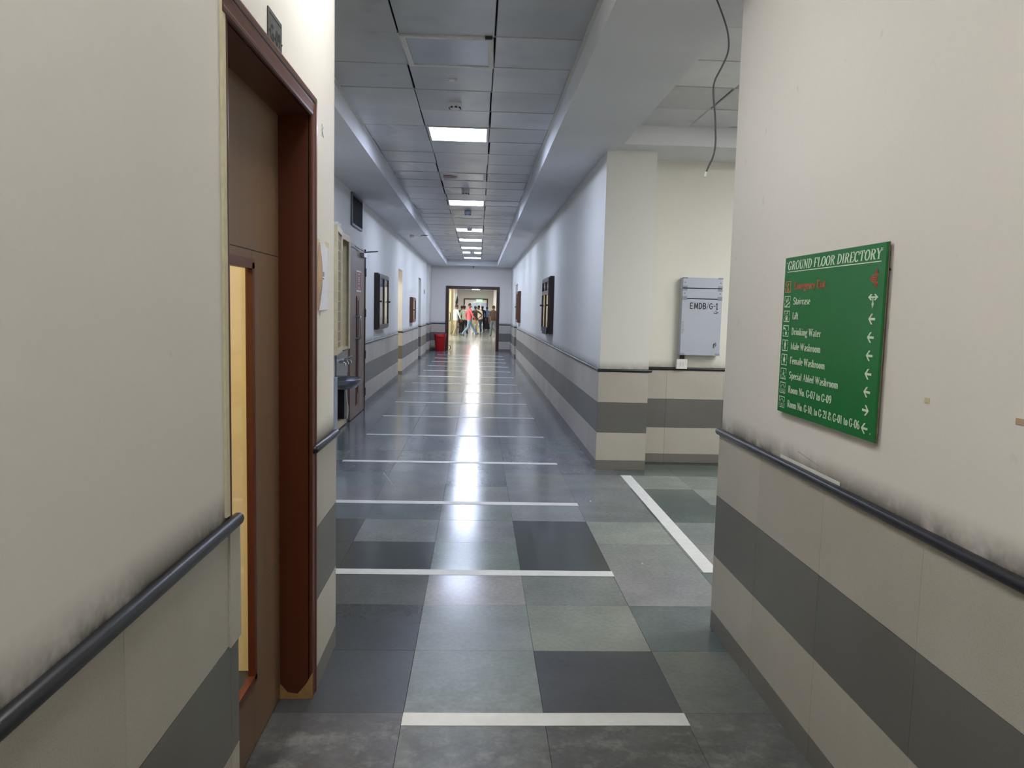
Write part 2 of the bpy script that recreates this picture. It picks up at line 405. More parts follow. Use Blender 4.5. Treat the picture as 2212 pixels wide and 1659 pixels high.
struct('wall_lobby_side', [(6.1, 6.3, YN, YQ, 0, TOP)], 'plaster', 'side wall closing the lobby on the right')
w_e = struct('wall_end', [(XC-0.35, -1.09, YE, YE+0.2, 0, TOP), (0.70, XR+0.45, YE, YE+0.2, 0, TOP), (-1.09, 0.70, YE, YE+0.2, 2.2, TOP)], 'plaster', 'end wall of the corridor around the wide doorway')
struct('wall_back', [(-0.8, 1.4, YB-0.2, YB, 0, TOP)], 'plaster', 'wall closing the passage behind the viewer')
# room behind the brown door
struct('wall_room', [(-3.3, -3.1, 0.3, 3.08, 0, 3.0), (-3.3, XL-0.16, 0.1, 0.3, 0, 3.0), (-3.3, XC-0.3, 2.98, 3.08, 0, 3.0), (XC-0.3, XL-0.17, 3.0, 3.075, 0, 3.0), (-3.3, XL-0.16, 0.1, 3.08, 3.0, 3.1)], 'cream_room', 'cream walls of the lit room behind the brown door')
# door leaves closing the side doorways
def plain_door(name, x0, x1, y0, y1, zt, label):
    t = thing(name, label, 'door', kind='structure')
    MB().bbox(x0, x1, y0+0.05, y1-0.05, 0.005, zt-0.05, 0.004).build('door_leaf', 'wash_door', t)
    MB().box(x0-0.01, x1+0.02, y0, y0+0.05, 0, zt).box(x0-0.01, x1+0.02, y1-0.05, y1, 0, zt).box(x0-0.01, x1+0.02, y0+0.05, y1-0.05, zt-0.05, zt).build('door_frame', 'wood_frame', t)
    return t
struct('wall_room_2', [(-4.2, XC-0.3, 15.0, 15.1, 0, 2.9), (-4.2, XC-0.3, 18.0, 18.1, 0, 2.9), (-4.3, -4.2, 15.0, 18.1, 0, 2.9), (-4.2, XC-0.3, 15.0, 18.1, 2.9, 3.0), (-4.2, XC-0.3, 15.0, 18.1, -0.1, -0.003)], 'cream_room', 'lit cream room inside the first doorway on the left')
plain_door('door_5', XC-0.29, XC-0.25, 21.15, 22.10, 2.25, 'closed door deep in the second doorway on the left')
plain_door('door_6', XR+0.30, XR+0.34, 22.45, 23.75, 2.20, 'closed door in the far doorway on the right')
struct('wall_niche', [(XC-0.30, XC-0.26, 24.4, 25.5, 0, 2.88)], 'plaster_corr', 'back of the shallow niche near the corridor end')
# far hall
struct('wall_hall_side', [(XC-0.2, XC, 42.6, 52, 0, TOP)], 'cream_room', 'cream wall section left of the people in the far hall')  # cream colour stands in for daylight falling on this stretch of wall
struct('wall_hall', [(XC-0.2, XC, YE+0.2, 35.8, 0, TOP), (XC-0.2, XC, 52, 60, 0, TOP), (XC-0.2, XC, 35.8, 42.6, 2.7, TOP), (XR, XR+0.2, YE+0.2, 60, 0, TOP)], 'plaster', 'walls of the far hall beyond the wide doorway')
struct('wall_hall_end', [(XC-0.2, -1.13, 60, 60.2, 0, TOP), (0.71, XR+0.2, 60, 60.2, 0, TOP), (-1.13, 0.71, 60, 60.2, 2.24, TOP)], 'plaster', 'end wall of the far hall around the second doorway')
struct('wall_far', [(XC-0.2, XC, 60.2, 70, 0, TOP), (XR, XR+0.2, 60.2, 70, 0, TOP), (XC-0.2, XR+0.2, 70, 70.2, 0, TOP)], 'plaster', 'bright wall seen through the second doorway')
struct('wall_porch', [(-3.9, XC-0.2, 35.6, 35.8, 0, TOP), (-3.9, XC-0.2, 42.6, 42.8, 0, TOP), (-3.9, -3.7, 35.6, 42.8, 0, TOP)], 'plaster', 'side porch walls where daylight enters the far hall')

# dado tiles, one object each
TLEN = 0.557
ROWS = [(0.0, 0.086, 'tile_base'), (0.0875, 0.3455, 'tile_light'), (0.347, 0.6255, 'tile_grey'), (0.627, 0.905, 'tile_light')]
TC = {}
def dado(parent, p0, p1, n, first=None, thick=0.010, maxlen=TLEN, rows=ROWS):
    p0 = Vector(p0); p1 = Vector(p1); n = Vector(n); d = (p1-p0); Ln = d.length; d.normalize()
    cuts = [0.0]; c = first if first else maxlen
    while c < Ln - 0.02: cuts.append(c); c += maxlen
    cuts.append(Ln); ang = math.atan2(d.y, d.x); side = 1 if (-d.y*n.x + d.x*n.y) > 0 else -1
    for a, b in zip(cuts[:-1], cuts[1:]):
        for r, (z0, z1, mt) in enumerate(rows):
            key = (round(b-a, 3), r, side, thick)
            if key not in TC:
                L = b-a; y = (0, thick) if side > 0 else (-thick, 0)
                TC[key] = MB().bbox(0.0006, L-0.0006, y[0]-0.004*(side > 0), y[1]+0.004*(side < 0), z0, z1, 0.0009).mesh('dado_tile', mt)
            o = link('dado_tile', TC[key], parent); q = p0 + d*a
            o.location = (q.x, q.y, 0); o.rotation_euler = (0, 0, ang)
dado(w_ln, (XL, 0.17), (XL, 1.905), (1, 0))
dado(w_ln, (XL, 2.857), (XL, YL+0.01), (1, 0))
dado(w_rn, (XR, YN), (XR, -0.5), (-1, 0), first=0.521)
dado(w_r, (XR-0.010, YP), (XR+0.451, YP), (0, -1), maxlen=0.6)
dado(w_q, (XR+0.451, YQ), (3.5, YQ), (0, -1), first=0.265)
dado(w_r, (XR, YP), (XR, 22.45), (-1, 0)); dado(w_r, (XR, 23.75), (XR, YE), (-1, 0))
for a, b in ((YL, 8.88), (9.63, 9.74), (11.0, 15.85), (16.70, 21.15), (22.1, 24.4), (25.5, YE)): dado(w_l, (XC, a), (XC, b), (1, 0))
for y in (16.70, 22.1, 25.5): dado(w_l, (XC-0.25, y), (XC+0.01, y), (0, -1))
dado(w_r, (XR, 23.75), (XR+0.28, 23.75), (0, -1))
dado(w_e, (XC, YE), (-1.12, YE), (0, -1)); dado(w_e, (0.72, YE), (XR, YE), (0, -1))
for pa, a, b in (((XC, 27.0), (XC, 35.8), (1, 0)), ((XC, 52.0), (XC, 60), (1, 0)), ((XR, 27.0), (XR, 60), (-1, 0))):
    dado(bpy.data.objects['wall_hall'], pa, a, b, maxlen=9.0)
dado(bpy.data.objects['wall_hall_end'], (XC, 60), (-1.15, 60), (0, -1)); dado(bpy.data.objects['wall_hall_end'], (0.73, 60), (XR, 60), (0, -1))
# grout seam strip left open beside the brown door
MB().box(XL, XL+0.0145, 1.832, 1.912, 0.622, 0.906).build('loose_tile_strip', 'tile_light', w_ln)

# black dado rails
NR = [0]
def rail(pts, label, r=0.0155, over=0.0):
    NR[0] += 1; P = [Vector(p) for p in pts]; a = (P[0]-P[1]).normalized(); b = (P[-1]-P[-2]).normalized()
    full = [P[0]+a*0.010] + P + [P[-1]+b*0.010]
    # slight hand-fitted waviness
    ex = []
    for i in range(len(P)-1):
        L = (P[i+1]-P[i]).length; k = max(1, int(L/0.7))
        for q in range(k): ex.append(P[i].lerp(P[i+1], q/k) + Vector((0, 0, random.uniform(-0.0012, 0.0012) if 0 < q else 0)))
    ex.append(P[-1]); pts2 = [P[0]+a*0.012, P[0]+a*0.008] + ex + [P[-1]+b*0.008, P[-1]+b*0.012]
    rr = [r*0.5, r*0.85] + [r]*len(ex) + [r*0.85, r*0.5]
    o = MB().tube(pts2, rr, 10).build('trim_%d' % NR[0], 'rail', smooth=True)
    return tag(o, label, 'dado rail', kind='structure')
ZR = 0.921; rx = 0.011
rail([(XL+rx, 0.1, ZR), (XL+rx, 1.905, ZR)], 'black dado rail on the left wall in front of the brown door')
rail([(XL+rx, 2.81, ZR+0.006), (XL+rx, YL+0.01, ZR)], 'short black dado rail just past the brown door')
rail([(XR-rx, -0.5, ZR), (XR-rx, YN+0.012, ZR)], 'black dado rail under the green directory')
rail([(XR-rx, 22.45, ZR), (XR-rx, YP-rx, ZR), (XR+0.47, YP-rx, ZR)], 'black dado rail along the right corridor wall and pillar', 0.014)
rail([(XR+0.452, YQ-rx, ZR), (3.5, YQ-rx, ZR)], 'black dado rail below the grey distribution panel')
rail([(XC+rx, YL+0.05, ZR), (XC+rx, 8.85, ZR)], 'dado rail on the left wall before the drinking fountain')
rail([(XC+rx, 9.30, ZR), (XC+rx, 9.72, ZR)], 'short dado rail between wall cabinet and washroom door')
rail([(XC+rx, 11.02, ZR), (XC+rx, 15.84, ZR)], 'dado rail on the left wall beneath the large notice board')
rail([(XC-0.24, 16.70-rx, ZR), (XC+rx, 16.70-rx, ZR), (XC+rx, 21.14, ZR)], 'dado rail between the two left doorways')
rail([(XC-0.24, 22.1-rx, ZR), (XC+rx, 22.1-rx, ZR), (XC+rx, 24.39, ZR)], 'dado rail past the second left doorway')
rail([(XC-0.24, 25.5-rx, ZR), (XC+rx, 25.5-rx, ZR), (XC+rx, YE-rx, ZR), (-1.13, YE-rx, ZR)], 'dado rail in the left corner by the end doorway')
rail([(XR+0.26, 23.75-rx, ZR), (XR-rx, 23.75-rx, ZR), (XR-rx, YE-rx, ZR), (0.74, YE-rx, ZR)], 'dado rail in the right corner by the end doorway')

# ------------------------------------------------------------------ ceiling and soffits
ceil = struct('ceiling', [(-3.4, 6.3, YB-0.2, YE+0.2, ZC+0.035, ZC+0.3)], 'ceil_gap', 'grey metal tile ceiling of the corridor', 'ceiling')
struct('soffit_right', [(0.605, 1.21, YB, 7.43, ZS, ZC+0.035), (0.605, XR, 7.43, YE, ZS, ZC+0.035)], 'soffit', 'plain painted soffit band along the right of the ceiling', 'ceiling')
struct('soffit_left', [(XC, -1.066, YL, YE, ZS, ZC+0.035)], 'soffit', 'plain painted soffit band along the left of the ceiling', 'ceiling')
struct('soffit_lobby', [(1.21, 6.1, 6.79, YQ, ZS+0.01, ZC+0.035)], 'soffit', 'painted soffit along the lobby back wall', 'ceiling')
struct('soffit_end', [(-1.066, 0.605, 26.15, YE, ZS, ZC+0.035)], 'soffit', 'painted soffit at the far end of the tiled ceiling', 'ceiling')
struct('ceiling_hall', [(XC-0.2, XR+0.2, YE+0.2, 70.2, 2.86, 3.1), (-3.9, XC-0.2, 35.6, 42.8, 2.86, 3.1)], 'soffit', 'white ceiling of the far hall', 'ceiling')
# shadow-gap angle trims along the cove
tag(MB().box(0.585, 0.606, 3.3, 26.15, ZC-0.012, ZC+0.01).build('trim_30', 'fixture'), 'thin metal edge angle along the right of the tiles', 'trim', kind='structure')
tag(MB().box(-1.067, -1.046, YL, 26.15, ZC-0.012, ZC+0.01).build('trim_31', 'fixture'), 'thin metal edge angle along the left of the tiles', 'trim', kind='structure')
TX = [-1.05, -0.500, 0.068, 0.592]
TL_ = 0.583; TY0 = 4.765
LIT = [4, 12, 19, 23, 27, 30, 34]; DULL = [0, 8, 15]; NEARLIT = [-4, -8, -12]
def ctile(x0, x1, y0, y1, dark=0.004):
    g = 0.0035; b = 0.004
    m = MB(); x0 += dark; x1 -= dark; y0 += g*0.6; y1 -= g*0.6; z0 = ZC; z1 = ZC+0.02
    m.add([(x0,y0,z1),(x1,y0,z1),(x1,y1,z1),(x0,y1,z1),(x0,y0,z0+b),(x1,y0,z0+b),(x1,y1,z0+b),(x0,y1,z0+b),(x0+b,y0+b,z0),(x1-b,y0+b,z0),(x1-b,y1-b,z0),(x0+b,y1-b,z0)],
          [(0,1,5,4),(1,2,6,5),(2,3,7,6),(3,0,4,7),(4,5,9,8),(5,6,10,9),(6,7,11,10),(7,4,8,11),(8,9,10,11)])
    return m
cm = {}
for k in range(-15, 37):
    y0 = TY0 + TL_*k
    for j in range(3):
        if y0 < YL and j == 0: continue
        if j == 1 and k in LIT + DULL + NEARLIT: continue
        key = j
        if key not in cm: cm[key] = ctile(TX[j], TX[j+1], 0, TL_).mesh('ceiling_tile', 'ceil')
        o = link('ceiling_tile', cm[key], ceil); o.location = (0, y0, random.uniform(-0.001, 0.003))
        o.rotation_euler = (random.uniform(-0.003, 0.003), random.uniform(-0.003, 0.003), 0)
        # pale T-bar on the cross joint
    tb = None
tbm = MB().box(-0.5, 0.5, -0.006, 0.006, -0.002, 0.004).mesh('cross_bar', 'ceil_edge')
for k in range(-2, 37):
    o = link('cross_bar', tbm, ceil); o.location = ((TX[0]+TX[3])/2, TY0+TL_*k, ZC+0.001); o.scale = (TX[3]-TX[0]-0.01, 1, 1)
# lobby tiles
lt = ctile(0, 0.567, 0, TL_).mesh('ceiling_tile', 'ceil'); lmix = [(2.92, 4.40), (4.62, 4.40)]
for k in range(6):
    for j in range(8):
        x0 = 1.215 + 0.567*j; y0 = 6.785 - TL_*(k+1)
        if (k, j) in ((2, 3), (2, 6), (4, 3)): continue
        o = link('ceiling_tile', lt, ceil); o.location = (x0+(0.0 if j else 0), y0, random.uniform(-0.001, 0.002)); o.rotation_euler = (random.uniform(-0.003, 0.003), random.uniform(-0.003, 0.003), 0)
    o = link('cross_bar', tbm, ceil); o.location = (3.4, 6.785-TL_*(k+1), ZC+0.001); o.scale = (4.4, 1, 1)

# ceiling light panels
def light_panel(loc, w, h, mat, label, group, drop=0.0, rz=0.0, z=ZC):
    t = thing('ceiling_light', label, 'ceiling light', (loc[0], loc[1], z), rz, group)
    e = 0.034 if mat == 'lens' else 0.022; hw, hh = w/2-0.006, h/2-0.004
    MB().box(-hw, hw, -hh, -hh+e, -0.004, 0.03).box(-hw, hw, hh-e, hh, -0.004, 0.03).box(-hw, -hw+e, -hh+e, hh-e, -0.004, 0.03).box(hw-e, hw, -hh+e, hh-e, -0.004, 0.03).build('frame', 'fixture', t)
    MB().box(-hw+e, hw-e, -hh+e, hh-e, 0.001, 0.02).build('diffuser', mat, t)
    return t
xm = (TX[1]+TX[2])/2; wm = TX[2]-TX[1]
names = ['nearest lit square light panel in the corridor ceiling', 'second lit light panel from the viewer in the corridor ceiling', 'third lit light panel from the viewer in the corridor ceiling',
 'fourth lit light panel from the viewer in the corridor ceiling', 'fifth lit light panel from the viewer in the corridor ceiling', 'sixth lit light panel, behind a hanging detector', 'farthest lit light panel in the corridor ceiling']
for k, nm in zip(LIT, names): light_panel((xm, TY0+TL_*(k+0.5)), wm, TL_, 'led', nm, 'lit corridor light panels')
for k, nm in zip(DULL, ['unlit light panel with pale frame, crooked in its opening', 'unlit dull light panel between the first two lit ones', 'unlit light panel with peeling edge beyond the second lit one']):
    o = light_panel((xm, TY0+TL_*(k+0.5)), wm, TL_, 'lens', nm, 'unlit corridor light panels')
    if k == 0:
        o.rotation_euler = (0, 0, math.radians(-1.1)); o.location.z -= 0.008
        MB().box(wm/2-0.055, wm/2-0.012, -TL_/2-0.012, -TL_/2+0.006, -0.010, 0.01).build('corner_clip', 'plastic_dark', o)
    if k == 8:
        MB().lathe([(0.10, 0), (0.10, 0.002)], (-0.17, 0, -0.002), 14).build('rust_stain_plate', plain('rusty_red', s4(110, 60, 66), 0.4), o)  # round reddish patch on the dull diffuser
for k, nm in zip(NEARLIT, ['lit light panel above the brown door', 'lit light panel above the viewer', 'lit light panel behind the viewer']): light_panel((xm, TY0+TL_*(k+0.5)), wm, TL_, 'led_near', nm, 'lit passage light panels')  # last two are unseen, added to even the light on the near walls
for (k, j), nm in zip(((2, 3), (2, 6), (4, 3)), ('lit lobby light panel nearest the pillar', 'lit lobby light panel deep in the lobby', 'lit lobby light panel by the near wall')):
    light_panel((1.215+0.567*(j+0.5), 6.785-TL_*(k+0.5)), 0.567, TL_, 'led_lobby', nm, 'lit lobby light panels')
for y, nm in ((30.5, 'first light panel of the far hall'), (37.0, 'second light panel of the far hall'), (45.0, 'third light panel of the far hall'), (52, 'fourth light panel of the far hall'), (57, 'fifth light panel of the far hall'), (64, 'light panel beyond the second doorway'), (67.5, 'second light panel beyond the second doorway')):
    light_panel((xm, y), 0.6, 0.6, 'led_hall', nm, 'far hall light panels', z=2.855)
light_panel((-2.6, 16.0), 0.6, 0.6, 'led_room', 'light panel inside the first doorway on the left', 'room light panels', z=2.89)
light_panel((-1.9, 1.6), 0.6, 0.6, 'led_room', 'light panel of the room behind the brown door', 'room light panels', z=2.99)

# ------------------------------------------------------------------ lettering
def gl_defs():
    TK, TN = 0.155, 0.085
    D = {}
    def g(ch, adv, *c): D[ch] = (adv, c)
    L = lambda a, b, c, d, w=None: ('l', a, b, c, d, w)
    A = lambda *a: ('a',) + a
    S = lambda x, y: ('s', x, y)
    O = lambda x, y: ('o', x, y)
    g('A', .62, L(.08,0,.30,1,TN), L(.30,1,.54,0,TK), L(.15,.35,.45,.35), S(.08,0), S(.54,0))
    g('C', .58, A(.30,.5,.23,.48,45,315), L(.50,.60,.50,.97,TN))
    g('D', .62, L(.15,0,.15,1), A(.22,.5,.30,.47,-90,90), L(.05,.03,.24,.03), L(.05,.97,.24,.97))
    g('E', .56, L(.15,0,.15,1), L(.05,.03,.5,.03), L(.05,.97,.5,.97), L(.15,.5,.36,.5), L(.49,0,.49,.26,TN), L(.49,1,.49,.74,TN))
    g('F', .54, L(.15,0,.15,1), L(.05,.97,.5,.97), L(.15,.5,.36,.5), L(.49,1,.49,.74,TN), S(.15,0))
    g('G', .62, A(.30,.5,.23,.48,45,300), L(.50,.65,.50,.97,TN), L(.48,.06,.48,.44), S(.48,.42))
    g('I', .30, L(.15,0,.15,1), S(.15,0), S(.15,1))
    g('L', .52, L(.15,0,.15,1), S(.15,1), L(.05,.03,.48,.03), L(.47,0,.47,.28,TN))
    g('M', .80, L(.11,0,.11,1,TN), L(.11,1,.39,0,TK), L(.39,0,.66,1,TN), L(.68,0,.68,1,TK), S(.11,0), S(.08,1), S(.68,0), S(.70,1))
    g('N', .66, L(.12,0,.12,1,TN), L(.12,1,.54,0,TK), L(.54,0,.54,1,TN), S(.12,0), S(.08,1), S(.54,1))
    g('O', .62, A(.31,.5,.23,.48,0,360))
    g('R', .62, L(.15,0,.15,1), A(.22,.74,.24,.235,-90,90), L(.05,.97,.24,.97), L(.15,.505,.24,.505), L(.32,.5,.50,.03,TK), S(.15,0), S(.54,0))
    g('S', .54, A(.27,.745,.17,.235,25,270), A(.27,.255,.18,.235,90,-155), L(.43,.80,.43,1,TN), L(.10,0,.10,.2,TN))
    g('T', .58, L(.29,0,.29,1), L(.05,.97,.53,.97), L(.06,.72,.06,1,TN), L(.52,.72,.52,1,TN), S(.29,0))
    g('U', .64, L(.15,.3,.15,1), A(.32,.3,.17,.28,180,360), L(.49,.3,.49,1,TN), S(.15,1), S(.49,1))
    g('W', .88, L(.08,1,.25,0,TK), L(.25,0,.42,1,TN), L(.42,1,.59,0,TK), L(.59,0,.78,1,TN), S(.08,1), S(.42,1), S(.78,1))
    g('Y', .60, L(.08,1,.30,.45,TK), L(.30,.45,.52,1,TN), L(.30,0,.30,.47), S(.08,1), S(.52,1), S(.30,0))
    g('a', .46, A(.19,.18,.11,.17,0,360), L(.33,0,.33,.46), A(.22,.45,.11,.17,0,150), S(.37,0))
    g('b', .50, L(.13,0,.13,1), A(.27,.32,.14,.30,-170,170), S(.09,1))
    g('c', .42, A(.23,.32,.14,.30,50,310), O(.32,.5))
    g('d', .50, A(.21,.32,.13,.30,0,360), L(.36,0,.36,1), S(.31,1), S(.40,0))
    g('e', .44, A(.23,.32,.14,.30,0,310), L(.09,.34,.37,.34))
    g('f', .34, L(.15,0,.15,.8), A(.25,.8,.10,.17,180,40), L(.03,.61,.28,.61), S(.15,0))
    g('g', .46, A(.20,.43,.12,.19,0,360), A(.20,-.12,.15,.13,0,360), L(.12,.24,.10,.02,TN), L(.30,.58,.43,.62))
    g('h', .52, L(.13,0,.13,1), A(.26,.42,.12,.20,0,160), L(.38,0,.38,.43), S(.13,0), S(.38,0), S(.09,1))
    g('i', .26, L(.13,0,.13,.64), O(.13,.88), S(.13,0), S(.09,.64))
    g('k', .50, L(.13,0,.13,1), L(.13,.25,.38,.62,TN), L(.22,.38,.40,.02,TK), S(.13,0), S(.09,1), S(.42,0), S(.38,.64))
    g('l', .26, L(.13,0,.13,1), S(.13,0), S(.09,1))
    g('m', .78, L(.13,0,.13,.64), A(.26,.42,.12,.20,0,160), L(.38,0,.38,.43), A(.51,.42,.12,.20,0,160), L(.63,0,.63,.43), S(.13,0), S(.38,0), S(.63,0), S(.09,.64))
    g('n', .52, L(.13,0,.13,.64), A(.26,.42,.12,.20,0,160), L(.38,0,.38,.43), S(.13,0), S(.38,0), S(.09,.64))
    g('o', .46, A(.23,.32,.14,.30,0,360))
    g('p', .50, L(.13,-.28,.13,.64), A(.27,.32,.14,.30,-170,170), S(.13,-.26), S(.09,.64))
    g('r', .38, L(.13,0,.13,.64), A(.25,.44,.11,.17,60,170), O(.31,.54), S(.13,0), S(.09,.64))
    g('s', .40, A(.20,.47,.12,.15,30,270), A(.20,.175,.13,.145,90,-150))
    g('t', .32, L(.14,.1,.14,.85), A(.22,.11,.08,.09,180,330), L(.03,.61,.27,.61))
    g('x', .48, L(.08,.62,.38,.02,TK), L(.08,.02,.38,.62,TN), S(.08,0), S(.38,.64), S(.08,.64), S(.40,0))
    g('y', .48, L(.08,.62,.25,.02,TK), L(.40,.62,.16,-.26,TN), S(.08,.64), S(.40,.64), O(.13,-.24))
    g('0', .50, A(.25,.5,.17,.48,0,360)); g('1', .42, L(.22,0,.22,1), L(.22,1,.09,.88), S(.22,0))
    g('2', .50, A(.24,.73,.16,.25,170,-35), L(.38,.60,.09,.06,TN), L(.06,.05,.44,.05,.10), L(.43,.02,.43,.22,TN))
    g('6', .50, A(.25,.29,.16,.27,0,360), A(.36,.45,.27,.52,95,185)); g('7', .50, L(.06,.95,.43,.95,.10), L(.43,.95,.20,0,TK))
    g('9', .50, A(.25,.71,.16,.27,0,360), A(.14,.55,.27,.52,-85,5))
    g('-', .30, L(.04,.36,.26,.36,.10)); g('.', .22, O(.10,.07)); g(',', .22, O(.10,.07), L(.13,.05,.06,-.14,TN))
    g('&', .70, A(.27,.76,.12,.21,0,360), A(.25,.26,.18,.24,0,360), L(.22,.66,.60,.02,TK), S(.62,0), A(.40,.35,.16,.3,-60,20)); g(' ', .26)
    return D
GL = gl_defs()
def serif_text(txt, width, cap, shear=0.0, bold=1.0):
    """returns MB with flat letters, baseline 0, left 0, scaled to the given width"""
    m = MB(); x = 0.0; TK, TN = 0.155*bold, 0.088*bold
    def pen(pts, w=None):
        n = len(pts); cl = n > 3 and (Vector(pts[0])-Vector(pts[-1])).length < 1e-4; Lf = []; Rt = []
        for i in range(n):
            if cl: a, b = pts[i-1 if i else n-2], pts[i+1 if i < n-1 else 1]
            else: a, b = pts[max(i-1, 0)], pts[min(i+1, n-1)]
            d = (Vector(b)-Vector(a)); d.normalize(); ww = (w*bold if w else TN+(TK-TN)*abs(d.y)**1.5)/2
            nn = Vector((-d.y, d.x)); p = Vector(pts[i]); Lf.append(p+nn*ww); Rt.append(p-nn*ww)
        for i in range(n-1): m.add([(q.x, q.y, 0) for q in (Lf[i], Rt[i], Rt[i+1], Lf[i+1])], [(0, 1, 2, 3)])
    for ch in txt:
        adv, cmds = GL[ch]
        for c in cmds:
            if c[0] == 'l': pen([(x+c[1], c[2]), (x+c[3], c[4])], c[5])
            elif c[0] == 'a':
                n = max(4, int(abs(c[6]-c[5])/20)); pen([(x+c[1]+c[3]*math.cos(math.radians(c[5]+(c[6]-c[5])*i/n)), c[2]+c[4]*math.sin(math.radians(c[5]+(c[6]-c[5])*i/n))) for i in range(n+1)])
            elif c[0] == 's':
                y = c[2]; y0, y1 = (y-0.055, y) if y > 0.3 else (y, y+0.055)
                m.add([(x+c[1]-.13, y0, 0), (x+c[1]+.13, y0, 0), (x+c[1]+.13, y1, 0), (x+c[1]-.13, y1, 0)], [(0, 1, 2, 3)])
            else: m.add([(x+c[1]+.075*math.cos(t*math.pi/4), c[2]+.075*math.sin(t*math.pi/4), 0) for t in range(8)], [tuple(range(8))])
        x += adv
    sx = width/x
    m.v = [((p[0]+shear*p[1])*sx, p[1]*cap, 0) for p in m.v]; return m
def sans_text(txt, width, cap, bold=0.0):
    cu = bpy.data.curves.new('t', 'FONT'); cu.body = txt; cu.size = 1.0; cu.resolution_u = 2; cu.offset = bold
    o = bpy.data.objects.new('t', cu); COL.objects.link(o); bpy.context.view_layer.update()
    me = bpy.data.meshes.new_from_object(o.evaluated_get(bpy.context.evaluated_depsgraph_get()))
    m = MB(); xs = [v.co.x for v in me.vertices]; ys = [v.co.y for v in me.vertices]
    x0, x1, y0, y1 = min(xs), max(xs), min(ys), max(ys)
    m.add([((v.co.x-x0)/(x1-x0)*width, (v.co.y-y0)/(y1-y0)*cap, 0) for v in me.vertices], [tuple(p.vertices) for p in me.polygons])
    bpy.data.objects.remove(o); bpy.data.curves.remove(cu); bpy.data.meshes.remove(me); return m
def marker_text(txt, width, cap, w=0.13):
    """hand-painted block capitals, one even stroke width"""
    arc = lambda cx_, cy_, rx_, ry_, a0, a1: [(cx_+rx_*math.cos(math.radians(a0+(a1-a0)*i/10)), cy_+ry_*math.sin(math.radians(a0+(a1-a0)*i/10))) for i in range(11)]
    S_ = {'E': (0.72, [[(.1,0),(.1,1)],[(.1,.97),(.52,.97)],[(.1,.5),(.46,.5)],[(.1,.03),(.52,.03)]]), 'M': (0.80, [[(.08,0),(.12,1)],[(.12,1),(.36,.15)],[(.36,.15),(.58,1)],[(.58,1),(.64,0)]]),
     'D': (0.68, [[(.1,0),(.1,1)],[(.06,.97),(.24,.95)]+arc(.22,.5,.30,.46,85,-85)+[(.06,.03)]]), 'B': (0.64, [[(.1,0),(.1,1)],[(.1,.97)]+arc(.24,.75,.20,.22,90,-90)+[(.1,.52)],[(.1,.52)]+arc(.26,.27,.24,.24,90,-90)+[(.1,.03)]]),
     '/': (0.40, [[(.02,-.10),(.32,1.12)]]), 'G': (0.72, [arc(.34,.5,.26,.47,40,320),[(.56,.20),(.56,.46)],[(.36,.46),(.60,.46)]]), '-': (0.42, [[(.06,.52),(.34,.54)]]), '1': (0.36, [[(.2,0),(.2,1)],[(.2,1),(.06,.80)],[(.06,.03),(.34,.03)]])}
    m = MB(); x = 0.0
    for ch in txt:
        adv, st_ = S_[ch]
        for pl in st_:
            ww = (w*0.45 if ch == '/' else w)/2
            for (a, b) in zip(pl[:-1], pl[1:]):
                d = (Vector(b)-Vector(a))
                if d.length < 1e-5: continue
                d.normalize(); n_ = Vector((-d.y, d.x))*ww; e_ = d*ww*0.5; A_, B_ = Vector(a)-e_, Vector(b)+e_
                m.add([(x+q.x, q.y, 0) for q in (A_+n_, A_-n_, B_-n_, B_+n_)], [(0, 1, 2, 3)])
        x += adv
    m.v = [(p[0]*width/x, p[1]*cap, 0) for p in m.v]; return m
def on_plane(m, org, u, v):
    org, u, v = Vector(org), Vector(u), Vector(v); m.v = [tuple(org+u*p[0]+v*p[1]) for p in m.v]; return m

# ------------------------------------------------------------------ brown room door (left)
D1 = thing('door_1', 'brown veneered room door with tall glass slot, in a dark moulded wooden frame', 'door', kind='structure')
DY0, DY1, DZ, CW = 1.888, 2.780, 2.100, 0.072
prof = [(0.0, -0.006), (0.0, 0.024), (0.006, 0.031), (0.014, 0.032), (0.020, 0.026), (0.021, 0.020), (0.026, 0.022), (0.031, 0.020), (0.032, 0.019), (0.054, 0.018), (0.056, 0.022), (0.060, 0.025), (0.068, 0.023), (CW, 0.012), (CW, -0.006)]
def casing(kind):
    m = MB(); n = len(prof); A_ = []; B_ = []
    for (w, d) in prof:
        o = CW-w; x = XL+d*0.38
        if kind == 'r': A_.append((x, DY1+o, 0.0)); B_.append((x, DY1+o, DZ+o))
        if kind == 'l': x = XL+d*0.12; A_.append((x, DY0-o*0.35, 0.0)); B_.append((x, DY0-o*0.35, DZ+o))
        if kind == 'h': A_.append((x, DY0-0.048, DZ+o)); B_.append((x, DY1+o, DZ+o))
    m.add(A_+B_, [(i, i+1, n+i+1, n+i) for i in range(n-1)] + [tuple(range(n)), tuple(range(2*n-1, n-1, -1))]); return m
casing('r').build('casing', 'wood_dark', D1); casing('l').build('casing', 'wood_dark', D1); casing('h').build('casing', 'wood_dark_y', D1)
MB().box(XL-0.12, XL-0.006, DY1, DY1+0.038, 0, DZ+0.038).build('jamb', 'wood_dark', D1)
MB().box(XL-0.12, XL-0.004, DY0-0.033, DY0, 0, DZ+0.038).build('jamb', 'wood_dark', D1)
MB().box(XL-0.12, XL-0.006, DY0, DY1, DZ, DZ+0.038).build('head_jamb', 'wood_dark_y', D1)
MB().box(XL-0.004, XL+0.0060, 1.838, 1.8625, 0.94, DZ+CW).build('painted_edge_strip', 'cream_strip', D1)
MB().box(XL-0.004, XL+0.006, DY1+CW, DY1+CW+0.006, 0.0, 0.90).build('plaster_chip_edge', 'worn_wood', D1)
